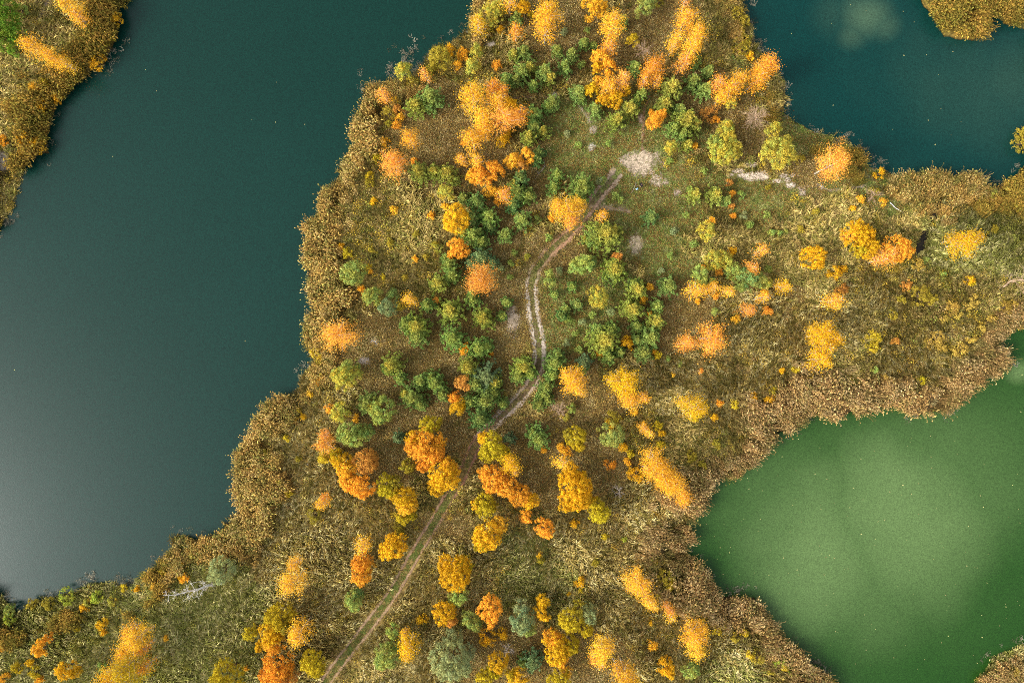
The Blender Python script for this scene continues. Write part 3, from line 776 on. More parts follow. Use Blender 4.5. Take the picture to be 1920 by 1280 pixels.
# leaves and bits afloat
n = 2600
x = (RNG.random(n) - .5) * 150; y = (RNG.random(n) - .5) * 100; s = shore(x, y); px, py = to_px(x, y)
dens = np.where(px > 1250, np.where(py > 560, .55, .12), .015) + 1.6 * np.exp(-(((px - 1400) / 110) ** 2 + ((py - 1000) / 70) ** 2))
m = (s < -.8) & (RNG.random(n) < dens)
x, y = x[m], y[m]; k = len(x)
V, Q = diamonds(np.stack([x, y, np.full(k, WZ + .012)], 1), np.tile((0., 0., 1.), (k, 1)), .045 + .07 * RNG.random(k) ** 2, 1.0, RNG)
V[:, 2] = np.clip(V[:, 2], WZ + .008, WZ + .03)
M_FLOAT = leaf_material('floating_leaf', lin((150, 150, 90)), 0.05)
fl = link('floating_leaves', make_mesh('floating_leaves', V, Q, attrs={'tint': np.repeat(RNG.random(k), 4), 'mixv': np.repeat(RNG.random(k), 4)}, mats=[M_FLOAT]), kind='stuff')
fl.color = (*lin((190, 180, 120)), .8)
LANDMARKS = [(1205,308,'the gravel clearing'),(1403,322,'the white sand strip'),(1003,600,'the pale middle of the track'),(1022,484,"the track's green bend"),
 (905,812,'the pinch in the track'),(735,1112,'the lower green-centred track'),(625,1262,"the track's bottom end"),(1213,178,'the reddish footpath'),(590,1005,'the lower left footpath'),
 (1415,222,'the bare twiggy tree'),(1740,760,'the tip of the reed bank'),(1300,1010,"the green lake's left bay"),(1590,262,"the teal lake's lower shore"),(600,360,'the left shore reeds'),
 (45,350,'the grey reeds of the left bank'),(1768,348,'the orange reed clump'),(365,1104,'the leaning bare birch'),(1905,533,'the bare birch at the right edge'),(455,860,'the lower left reeds'),(1190,458,'the grey bare patch'),(960,600,'the pale bare ground')]
TREES = """
927 22 52 w y | tall yellow green leafy tree on the top shore beside the dark lake | the leafy tree on the top shore
897 44 28 b g
917 58 18 s v
938 58 16 s g
957 7 30 b a
968 62 26 b o
823 104 42 w v | spreading olive yellow tree behind the grey reeds of the dark lake | the olive tree behind the grey reeds
841 92 26 s g
867 102 24 s a
857 122 18 s a
808 122 26 s v
888 124 28 w y
893 96 26 w y
930 124 22 s o
950 150 24 p n
753 129 36 w y
773 152 30 o v
802 143 19 b k
720 174 24 b k | small peach birch with a pale slanting stem on the left shore reeds | the small peach birch on the shore
742 189 18 s g
807 184 44 p n
779 198 36 p y
747 207 22 s r
728 211 30 o v
749 223 18 s a
743 234 14 s o
730 232 16 s v
885 187 44 b a | broad amber birch at the left end of the upper amber group | the broad amber birch of the upper group
922 166 28 b o
942 174 24 b o
933 194 34 b a
958 203 32 m g
974 219 30 b o
950 228 46 b k | large peach orange birch with pale stem right in the upper amber group | the peach birch of the upper group
909 224 40 b a
910 246 34 b a
888 266 38 b a
872 268 14 s o
942 263 27 s g
954 250 16 s g
770 263 33 b a | small round amber birch above the pale amber birch on brown ground | the round amber birch on brown ground
743 310 46 b k | pale amber birch with feathery skirt left of the yellow green pines | the pale feathery amber birch
722 268 20 s a
707 297 22 s l
694 330 18 s l
692 345 18 s v
787 324 38 p y
813 322 30 p y
840 328 38 p y
838 360 30 w y
855 340 16 s n
863 297 22 b a
893 301 26 b a
903 330 42 m o | large orange round tree with lacy crown under the amber birches | the lacy orange tree
928 320 36 m o
886 330 24 m a
920 358 28 s a
944 368 25 b o
933 380 16 s o
962 301 32 m o
986 294 30 m o
978 312 20 m r
870 371 22 p n
893 380 34 p d
917 407 36 p n
888 408 26 p d
898 437 22 p n
856 411 54 m g | large orange gold round tree beside the dark pines left of the track | the orange gold tree by the dark pines
840 424 20 s a
740 393 18 s a
700 377 14 s g
833 388 14 s a
808 403 14 s a
670 285 14 s v
776 300 12 s o
1025 38 44 b a | tall amber birch standing alone near the top edge | the lone amber birch at the top
1024 58 40 b a
1112 12 46 m a | round amber tree cut by the top edge | the amber tree at the top edge
1147 50 42 b a | round amber birch right below the tree cut by the top edge | the second amber birch from the top
1210 13 36 w n
1236 4 18 s v
1288 4 18 b k
1185 78 25 w l
1168 40 20 p n
1095 83 18 p n
1113 84 13 p n
1045 97 19 p n
1073 102 22 p n
1060 127 25 p n
1090 123 14 s n
1142 91 26 b o
1125 112 36 m a
1140 128 34 m a
1118 130 20 m g
1137 168 34 b a | bright amber birch in the middle of the upper right golden clump | the bright birch of the golden clump
1164 150 28 b k
1108 172 30 m g
1150 186 34 m g
1128 190 24 m g
1170 168 24 m g
1122 152 24 m a
1218 132 42 b o | star-shaped orange birch with grey branches at the head of the reddish footpath | the star-shaped orange birch
1205 152 20 b o
1232 150 18 b o
1190 126 24 p n
1265 77 27 b a
1262 88 18 b a
1283 44 38 b a
1305 72 36 b a | tall amber birch, upper of two with white trunks near the top right | the tall amber birch near the top
1291 100 40 b a
1279 122 28 b k
1308 60 24 b a
1436 123 42 b o | bright orange birch hanging over the teal lake | the orange birch over the teal lake
1419 148 36 b a
1343 160 28 b k
1365 168 40 b a
1384 155 28 b a
1352 180 22 b a
1368 197 21 w y
1330 212 34 s r
1340 224 16 s o
1260 164 40 p y
1298 156 26 p n
1301 152 14 p y
1322 168 27 p n
1328 134 22 p n
1307 117 20 p n
1203 178 19 p n
1193 190 14 p n
1247 198 32 p y
1228 228 32 m o | vivid orange round tree between yellow green pines right of the reddish footpath | the vivid orange round tree
1240 214 22 m o
1222 214 14 s o
1286 228 46 p y | large pine with yellow heart beside the vivid orange tree | the yellow-hearted pine
1302 236 28 p y
1260 240 30 p n
1275 205 20 p n
1258 278 28 w y
1287 272 19 p y
1302 273 12 s a
1280 254 24 p n
1358 262 46 w y | tall yellow and green tree left of the sand strip | the tall yellow green tree by the sand
1352 286 46 w y
1374 284 40 w y
1340 270 28 w n
1362 240 32 w y
1155 228 36 p y
1182 204 34 p y
1117 207 24 p n
1083 173 27 p n
1090 186 16 p n
1037 193 28 p n
1028 200 16 p n
978 136 32 p n
992 130 22 p y
968 150 22 p n
1020 136 34 p n
1030 148 18 p y
982 99 28 p n
963 102 20 p y
1000 160 20 p n
968 40 18 p n
981 14 28 m g
996 29 11 s l
1000 216 30 p n
1020 248 23 p y
990 260 30 p y
1004 240 22 p n
1010 288 24 p d
1004 300 18 p d
1043 327 22 p n
1037 352 22 p n
1088 350 50 p n | large young pine left of the track below the meadow | the large pine left of the upper track
1104 352 20 p n
1130 337 16 s n
1153 367 13 s n
977 337 34 p d
970 362 34 p n
992 366 30 p n
966 347 20 p y
980 411 34 p n
962 385 22 p d
1008 412 16 s n
1066 396 44 b a | bright amber birch covering the upper track | the amber birch covering the track
1048 388 26 b a
1082 386 32 b a
1071 416 26 b k
1032 408 13 s o
1125 407 20 b a
1220 407 31 p d
1302 365 26 p y
1342 365 32 p y
1367 343 16 s r
1372 363 12 s o
1375 405 11 s o
1373 385 10 s r
1390 365 17 s n
1333 414 14 s a
1322 433 36 w y
1380 18 40 o v
1397 35 28 o v
1393 84 40 o v
1404 70 20 o y
1410 100 20 o g
1390 60 24 o l
1558 309 58 b k | wide orange birch with white branching trunk near the teal lake's lower shore | the wide orange birch by the lake
1460 288 58 w y | yellow green round tree above the sand strip | the yellow green tree above the sand
1444 275 30 w y
1452 243 30 w y
1470 268 26 w y
1500 300 18 o v
1657 322 19 s g
1657 378 15 s a
1640 360 18 s v
1612 372 14 s a
1863 363 32 o y | low yellow green bush at the foot of the teal lake's corner | the yellow green bush at the lake corner
1852 372 20 o u
1905 355 46 o u
1890 372 30 o u
1912 385 30 o v
1930 262 40 o v
1926 245 24 o v
10 40 60 w f | bright green thicket in the top left corner | the green thicket in the corner
6 72 44 w f
30 62 40 w f
28 92 30 o f
8 14 44 w f
40 20 28 o n
133 14 36 b a | amber birch with pale stem cut by the top edge on the left bank | the upper amber birch on the left bank
152 30 26 b a
70 92 36 b a | long amber birch with white stem in the middle of the left bank | the long amber birch on the left bank
96 104 38 b a
118 118 24 b a
62 163 26 s a
74 168 18 s g
70 192 36 o g
55 200 22 o l
95 178 26 o g
123 153 14 o n
60 222 17 o n
45 256 38 o g
60 268 30 o g
35 285 24 o g
40 246 22 o l
4 262 24 o a
175 45 28 o g
195 60 26 o v
180 80 30 o v
210 30 28 o g
170 112 34 o g
150 100 24 o v
80 155 20 s l
115 1126 32 o e | bright green shrub on the lower left shore beside grey reeds | the bright green shrub on the shore
174 1124 28 o e
160 1132 20 o y
10 1148 26 o n
7 1168 22 o e
48 1138 26 o v
82 1136 26 o v
153 1141 20 o g
205 1130 22 o y
225 1108 16 o l
190 1169 23 s g
194 1184 12 s g
146 1176 12 s l
82 1211 30 m a | small orange gold tree alone in the grey green grass at lower left | the lone orange gold tree at lower left
88 1196 16 m o
128 1252 36 m g | small golden spreading tree near the bottom left corner | the golden tree at the bottom left
140 1258 22 m g
33 1252 20 s l
66 1260 20 s l
7 1272 22 s a
4 1215 16 s a
58 1240 14 s g
76 1272 14 s a
415 1068 54 w q | pale blue green tree on the lower left shore above the bare birch | the pale green tree above the bare birch
403 1040 18 s l
347 1083 18 s a
338 1080 12 s g
283 1101 14 s a
300 1075 14 s l
250 1110 12 s g
264 1195 42 b a | amber birch with twin white stems near the bottom left | the twin-stemmed amber birch
246 1180 26 b a
238 1214 36 b a
274 1212 20 b o
244 1240 50 b l | very broad yellow birch at the bottom edge left of centre | the broad yellow birch at the bottom
220 1262 48 b g
254 1268 40 b l
275 1248 26 b o
190 1247 18 s n
268 1262 18 o n
284 1245 16 o n
425 1266 70 m l | wide lime gold dome cut by the bottom edge | the lime gold dome at the bottom
470 1188 28 m l
486 1212 24 m g
313 1195 11 s a
462 1253 10 s a
857 466 42 m o | orange gold round tree above the blue grey pine | the orange gold tree above the grey pine
887 443 38 p n
872 436 18 p y
947 440 30 p n
905 455 24 p n
920 425 20 p d
820 463 20 s y
902 486 44 p b | blue grey pine behind the star-shaped peach birch | the blue grey pine
884 492 24 p b
922 492 22 p b
842 498 32 p n
850 518 26 p n
836 484 20 p n
897 525 60 b k | star-shaped peach red birch left of the track | the peach red star birch
663 511 48 w n | round green tree among olive scrub near the left shore reeds | the green tree by the left shore
650 474 26 o l
640 462 16 s g
677 543 18 s a
770 564 23 b a | small round amber birch right of the bluish green tree | the small amber birch
778 485 15 s a
697 508 10 s a
700 557 38 w n
728 577 40 w b | dark bluish green tree in a tight green clump | the bluish green tree
737 553 22 w d
750 573 22 w v
820 533 34 p y
803 571 26 p n
820 562 13 s k
843 583 44 p y | green pine with yellow tips in the belt left of the pale track | the yellow-tipped pine
887 560 34 p n
907 597 42 p y
950 567 18 p n
940 592 16 p n
778 612 50 p y | pine with a golden heart above the brown clearing | the golden-hearted pine
782 632 34 p n
762 608 26 p n
848 634 46 p n
873 651 19 s a
868 660 11 s a
895 655 40 p n
912 648 24 p n
920 663 9 s o
877 684 42 p y
868 719 32 m r
910 705 50 p b | broad grey green pine left of the track above the pinch | the broad grey green pine
893 716 34 p n
926 714 30 p y
910 747 44 p n
928 738 22 p n
880 753 30 p n
900 787 46 p d | dark green pine overhanging the pinch in the track | the dark pine at the track pinch
943 755 20 p n
857 763 34 m g | golden round tree with orange top left of the dark pine | the golden tree by the dark pine
852 744 24 m o
637 634 58 b k | dense peach orange birch close to the left shore | the peach birch by the left shore
593 660 34 o l
598 680 28 o v
604 700 20 o v
597 719 19 s a
580 739 14 s a
647 706 58 w y | wide yellow green tree below the peach birch on the left shore | the wide yellow green tree
656 690 40 w n
634 700 26 w n
735 684 44 p y
726 692 22 p n
750 710 20 p n
787 715 22 p n
817 718 40 p n
808 706 22 p n
830 738 24 p n
773 746 40 p n
788 756 28 p n
760 738 18 p y
687 754 38 p n
716 770 52 w n | large green tree in the lower left pine group | the large green tree of the lower group
700 762 26 w y
640 772 38 w y
670 784 14 s a
657 815 48 w n
676 808 28 w n
690 812 30 w d
617 765 18 s o
613 832 34 b k
609 812 18 b k
570 782 12 s g
554 785 10 s a
560 770 12 s l
747 820 22 p b
807 798 42 m l
796 830 62 m o | huge orange gold round tree left of the track below the pines | the huge orange gold tree
782 838 46 m o
812 850 46 m o
776 820 34 m g
822 830 34 m a
795 868 32 m o
925 832 50 m l | lime yellow round tree right of the pinch in the track | the lime yellow tree by the pinch
912 850 34 m l
940 850 34 m l
908 820 26 m g
955 823 20 p b
1130 441 60 p y | broad yellow green pine beside the amber birch on the track | the broad pine beside the track
1112 446 40 p n
1148 438 34 p y
1098 448 14 p y
1158 479 22 m r
1154 505 48 p y | green pine with golden tips right of the bushy green pines | the golden-tipped pine
1145 518 26 p n
1093 495 44 w n
1078 500 26 w n
1110 490 22 w d
1032 528 24 w n
1030 512 14 w n
1073 537 16 p n
1040 552 14 p n
965 475 12 s n
988 480 12 s y
957 494 12 s n
1120 557 44 w y | rounded yellow green tree in the meadow right of the track | the yellow green tree in the meadow
1082 572 20 p n
1060 580 12 p n
1052 590 18 p d
1193 543 42 p y
1190 532 22 p n
1217 538 14 s a
1253 536 34 p n
1205 563 18 s a
1187 580 44 p y
1178 572 22 p y
1232 573 26 p n
1218 587 10 s a
1228 603 32 p y
1195 612 22 p n
1217 633 40 p n
1196 636 20 p n
1175 645 25 s g
1130 640 56 p y | broad yellow green pine in the middle of the meadow pines | the broad meadow pine
1145 618 30 p n
1118 622 26 p n
1127 662 18 s a
1140 670 24 p n
1163 660 20 p n
1207 663 30 p n
1225 660 10 s a
1233 665 14 s l
1282 644 36 b k | smaller peach birch of a touching pair in the brown meadow | the smaller peach birch of the pair
1328 634 50 b k | rounder larger peach orange birch of a touching pair in the brown meadow | the larger peach birch of the pair
1340 485 40 w y
1358 487 34 w y
1375 507 34 w n
1313 520 36 w n
1330 526 22 w n
1400 524 44 w d
1422 525 34 w n
1436 530 22 w y
1388 536 24 w n
1425 475 21 b o
1410 502 25 b k
1318 500 10 s o
1347 512 14 s k
1368 522 8 s a
1300 545 30 b a | small amber birch with thin stems below the green thicket | the small amber birch below the thicket
1307 565 11 s a
1330 541 26 b a
1362 549 25 b a
1341 554 12 s o
1425 560 21 b a
1433 549 12 s a
1400 585 26 b k
1378 597 16 s a
1437 583 18 s k
1340 585 18 o n
1373 470 14 s g
978 688 44 p y | yellow green pine leaning over the track's pale ruts | the pine over the pale ruts
972 706 30 p n
996 700 22 p n
1040 680 38 p n
1034 700 24 p n
1046 664 20 p n
1097 679 30 p b
1090 690 18 p n
1024 724 28 p n
1027 747 30 p n
1010 757 24 p n
1018 740 18 p n
1070 717 44 b a | bright amber birch right of the track's lower bend | the amber birch by the lower bend
1085 730 26 b a
1062 702 26 b a
1072 767 22 o n
1060 782 16 o y
1168 706 50 b g | large golden birch with ragged outline below the meadow pines | the ragged golden birch
1152 712 28 b g
1172 728 32 b g
1178 750 31 b a
1210 743 25 b a
1190 773 13 s a
1202 797 22 b a
1214 806 18 b a
1152 782 32 s v
1145 796 20 s g
1293 760 44 b g | pale golden birch losing its leaves in the tan grass | the thinning golden birch
1280 752 20 b g
1310 775 18 s l
1375 757 20 o l
1410 768 26 o l
1413 742 15 s g
1350 757 13 s o
1338 782 16 s g
1303 783 14 s l
1143 815 46 w n | green round tree above the very large amber cone birch | the green round tree
1080 820 40 m l
1084 834 24 m l
1066 812 20 m v
1060 845 24 s a
1050 836 14 s a
1020 841 13 s a
1008 820 42 p n
998 810 22 p n
1167 838 22 s g
1180 850 14 s l
1237 833 14 s l
1232 795 20 s l
1240 812 16 s g
1275 683 11 o n
1253 673 10 o n
1263 703 9 s a
1313 695 10 s k
1460 437 18 o n
1448 436 14 o n
1473 435 12 o n
1607 436 52 m g | large orange gold tree, upper left of the three by the dark gap at right | the large orange gold tree at right
1592 440 30 m o
1625 440 34 m g
1628 464 42 m g
1610 470 26 m l
1685 468 58 m o | vivid orange round tree beside the dark gap at right | the vivid orange tree at right
1660 478 34 b k
1648 488 20 b k
1808 454 46 b g | golden feathery tree alone at far right | the golden tree at far right
1792 448 28 b g
1826 450 26 b g
1526 480 46 m g | bright golden round tree left of the orange pair at right | the bright golden tree at right
1535 494 22 m g
1512 472 20 m g
1568 509 24 s g
1556 514 16 s g
1580 503 14 s g
1468 535 26 b g
1459 538 12 s a
1557 560 30 b a
1564 572 18 b g
1578 545 24 s r
1545 622 46 b g | large golden birch above its smaller twin in the brown grass at right | the large golden birch at right
1532 630 32 b g
1562 636 32 b g
1548 650 30 b g
1537 676 38 b g
1530 664 16 b g
1440 582 12 s a
1720 495 28 o u
1735 488 16 o n
1637 634 34 o l
1640 652 20 o l
1640 694 17 o n
1727 553 44 o v | olive yellow bush in the middle of the right-hand scrub | the olive bush in the right scrub
1745 560 26 o v
1757 634 30 o u
1765 650 20 o u
1803 654 30 o u
1795 662 20 o u
1673 717 24 o u
1660 708 14 o u
1727 711 15 s l
1820 570 28 o u
1826 558 16 o u
1787 577 30 o u
1795 590 18 o u
1772 600 16 o u
1817 524 18 s g
1823 530 12 s l
1887 580 34 o u
1900 570 22 o u
1860 600 24 o u
1823 636 20 o u
1840 618 18 o u
1690 560 20 o v
1700 535 24 o r
1675 590 22 o v
1680 640 18 o r
1860 430 20 o v
1770 512 10 o n
1465 695 11 s g
1497 690 20 o l
1450 735 16 s l
1445 750 20 s g
1520 710 12 s l
677 912 50 m o | large orange round tree, lowest of the cluster left of the huge one | the lowest tree of the left cluster
655 905 40 m o
640 864 40 m g
652 880 36 m a
684 868 44 m r | orange brown thin-leaved tree at the right of the left cluster | the orange brown tree of the cluster
697 855 22 m r
608 858 22 w l
628 850 24 m l
726 912 46 m l | lime yellow round tree touching a golden one left of the track | the lime yellow tree of the pair
742 905 30 m v
757 930 48 m g
762 950 40 m a
755 968 34 m l
770 965 22 m l
763 873 28 m v
832 892 60 m g | broad golden tree at the foot of the huge orange gold one | the broad golden tree by the track
820 912 34 m g
846 880 32 m a
838 868 26 m a
605 942 24 b a
608 930 12 b k
543 923 18 s l
500 925 16 s a
512 920 12 s k
587 968 30 s v
504 950 12 s l
552 1055 24 b a
557 1083 44 b a | amber birch left of the tall orange tree by the footpath | the amber birch by the footpath
682 1022 28 b a
678 1052 44 m o | tall orange tree with pale tip left of the lower track | the orange tree by the lower track
678 1078 38 m o
690 1060 26 m a
734 1028 50 m g | golden round tree touching the lower track's left side | the golden tree by the lower track
746 1010 30 m g
750 990 26 s v
663 1124 38 w n
672 1114 20 w d
852 1068 70 m g | very large golden dome right of the lower track | the very large golden dome
838 1055 36 m g
870 1058 34 m l
866 1082 30 m g
916 1008 58 m g | broad golden tree with an orange shoulder above the golden dome | the broad golden tree above the dome
904 1018 34 m l
937 985 34 m a
908 946 46 m l
922 948 26 m l
893 943 20 m g
927 900 54 m o | wide orange tree under the lime yellow one right of the track | the wide orange tree right of the track
912 886 34 m o
950 912 44 m o
976 926 46 m o
992 938 34 m g
945 890 26 m r
958 867 36 b g | bright yellow feathery birch on the lime yellow tree's shoulder | the bright yellow feathery birch
965 880 14 b a
523 1160 58 m l | tall olive and gold tree at bottom left of centre | the olive gold tree at the bottom
512 1184 52 m g
514 1205 36 m a
540 1168 36 m v
567 1178 40 b a
556 1190 24 b a
521 1248 64 m o | large deep orange tree at the bottom edge | the deep orange tree at the bottom
508 1268 44 m o
540 1266 40 m r
587 1242 50 m l | lime gold tree left of the track's bottom end | the lime gold tree by the track's end
597 1254 26 m l
727 1228 52 w n
716 1240 28 w n
740 1212 26 w n
737 1182 30 w n
768 1205 40 b g | bright yellow birch in front of the pale green tree at bottom | the bright yellow birch at the bottom
764 1220 28 b g
757 1188 16 b a
848 1228 80 w q | very large pale green tree near the bottom edge | the very large pale green tree
826 1240 44 w q
870 1244 44 w q
848 1196 40 w q
880 1222 30 w q
835 1148 46 m g
846 1160 26 m r
822 1140 20 m g
863 1117 34 w n
850 1122 18 w n
882 1158 36 w n
892 1172 24 w n
918 1140 50 m o | round orange tree between green trees near the bottom | the round orange tree near the bottom
922 1164 20 m o
913 1193 36 s g
943 1187 24 s g
793 1160 20 s g
936 1240 44 m g
928 1256 28 m l
910 1266 30 m l
980 1160 50 w b | blue green tree left of the lime olive group at the bottom | the blue green tree at the bottom
978 1138 34 w q
992 1178 28 w n
1017 1126 26 m g
1016 1146 30 m g
1068 1158 48 m l | lime olive tree upper in the bottom golden group | the lime olive tree of the bottom group
1085 1140 30 m v
1102 1147 38 w q
1095 1178 32 m l
1045 1215 58 m g | large amber gold tree low in the bottom golden group | the amber gold tree of the bottom group
1035 1195 36 m a
1068 1208 40 m l
1050 1234 34 m a
997 1240 38 p b
980 1242 20 p n
973 1267 34 m g
958 1262 20 m l
1063 1260 22 m a
1050 1272 50 m l
1130 1215 44 b a | feathery amber birch right of the bottom golden group | the amber birch right of the golden group
1126 1234 28 b a
1142 1208 20 b a
1112 1232 16 b k
1173 1262 48 b a
1155 1252 20 b a
1190 1275 26 b g
1222 1208 21 s a
1220 1166 9 s g
1247 1248 38 m g | small golden round tree alone near the bottom edge | the small golden tree near the bottom
1254 1258 20 m g
1295 1256 32 w n
1302 1250 18 w d
1298 1188 42 b a | pale amber birch with grey upper crown in the tan grass | the pale amber birch in tan grass
1304 1214 34 b a
1316 1176 22 b a
1254 1136 22 b k
1260 1148 20 b a
1194 1090 42 b a | amber birch with pale inner branches left of the green lake | the amber birch left of the green lake
1212 1112 30 b a
1222 1132 22 b a
1184 1096 22 b a
1247 1082 34 o v
1256 1096 20 o l
1223 1046 10 o e
1230 1050 12 o v
1236 888 54 b a | very large amber birch leaning like a cone beside the green lake's left bay | the large amber cone birch
1222 862 44 b a
1258 904 50 b a
1274 926 36 b a
1284 938 22 b a
1210 880 20 b a
1191 890 34 s g
1182 882 16 s g
1175 866 14 s a
1144 870 20 s o
1150 874 10 s o
1078 922 70 m g | very large golden tree with fine dark gaps at bottom centre | the very large golden tree
1062 938 38 m g
1090 905 42 m g
1098 935 36 m g
1123 962 44 m l
1115 945 30 m l
1073 885 36 m g
1060 895 24 m g
1078 981 18 s g
1023 988 44 m o | small round deep orange tree alone below the wide orange one | the round deep orange tree
987 968 24 m o
978 972 14 s r
1052 861 26 b a
1135 1006 15 s l
1170 1010 10 o e
1087 1090 20 s g
1117 1052 14 s v
1012 1042 12 s g
1013 1050 14 s v
1066 1112 9 s g
1088 1104 9 s l
1330 1155 22 o l
1315 1160 16 o v
1397 1186 17 o l
1423 1233 30 o v
1408 1228 18 o l
1360 1170 20 o v
1345 1180 22 o l
1378 1195 18 o v
1300 852 26 o v
1318 870 20 o v
1345 830 20 o v
1270 1103 14 o l
1238 1118 16 o v
1460 1242 32 o e
1472 1250 20 o l
1446 1258 16 o v
1490 1268 18 o e
1910 1264 24 o u
1880 1270 18 o n
1898 1276 16 o v
700 470 18 o v
690 500 14 o l
732 455 14 o v
780 440 14 o v
800 480 14 o v
720 520 12 o l
760 520 12 o v
500 850 16 o v
540 820 16 o l
525 900 18 o v
560 860 14 o v
470 1000 18 o l
440 1010 18 o g
480 985 16 o g
430 1030 16 o v
360 1045 20 o y
340 1060 16 o g
1330 130 14 p n
1362 375 12 p n
1440 505 14 o n
1500 430 14 o v
1530 395 14 o v
1600 390 12 o g
1440 350 10 s v
1126 340 12 s q
1165 374 12 s n
1256 300 14 s n
1318 322 13 s n
1287 402 12 s n
1262 432 13 s q
1300 456 14 s n
1395 405 15 s q
1405 422 13 s n
1438 402 13 s n
1048 506 13 s q
1065 600 14 s n
1078 626 12 s n
1092 602 13 s q
1110 590 14 s n
1062 642 16 s q
1085 655 14 s n
1145 585 14 s q
1255 480 13 s n
1240 506 12 s q
1058 62 13 s q
1100 58 12 s n
1340 300 12 s n
1085 270 12 s n
1062 250 13 s q
1140 270 11 s n
1030 445 14 s n
940 500 13 s q
955 520 11 s n
"""
# ------------------------------------------------------------------ trees
HT = {'b': lambda r: 2.5 * r + 3.2, 'm': lambda r: 1.5 * r + 2.4, 'p': lambda r: 1.9 * r + 1.3, 'w': lambda r: 1.6 * r + 1.8, 's': lambda r: 1.5 * r + .35,
      'o': lambda r: 1.1 * r + .5, 'n': lambda r: 2.2 * r + 2.5}
HC = {'b': .62, 'm': .62, 'p': .55, 'w': .6, 's': .6, 'o': .6, 'n': .6}
CLASSES = np.array([.45, .7, 1.0, 1.35, 1.75, 2.2, 2.75, 3.4])

def limb(g, p0, p1, sag, n=4):
    t = np.linspace(0, 1, n)[:, None]
    p = p0 + (p1 - p0) * t
    p[:, 2] += sag * np.sin(t[:, 0] * math.pi)
    p[1:-1] += g.normal(size=(n - 2, 3)) * .03 * np.linalg.norm(p1 - p0)
    return p

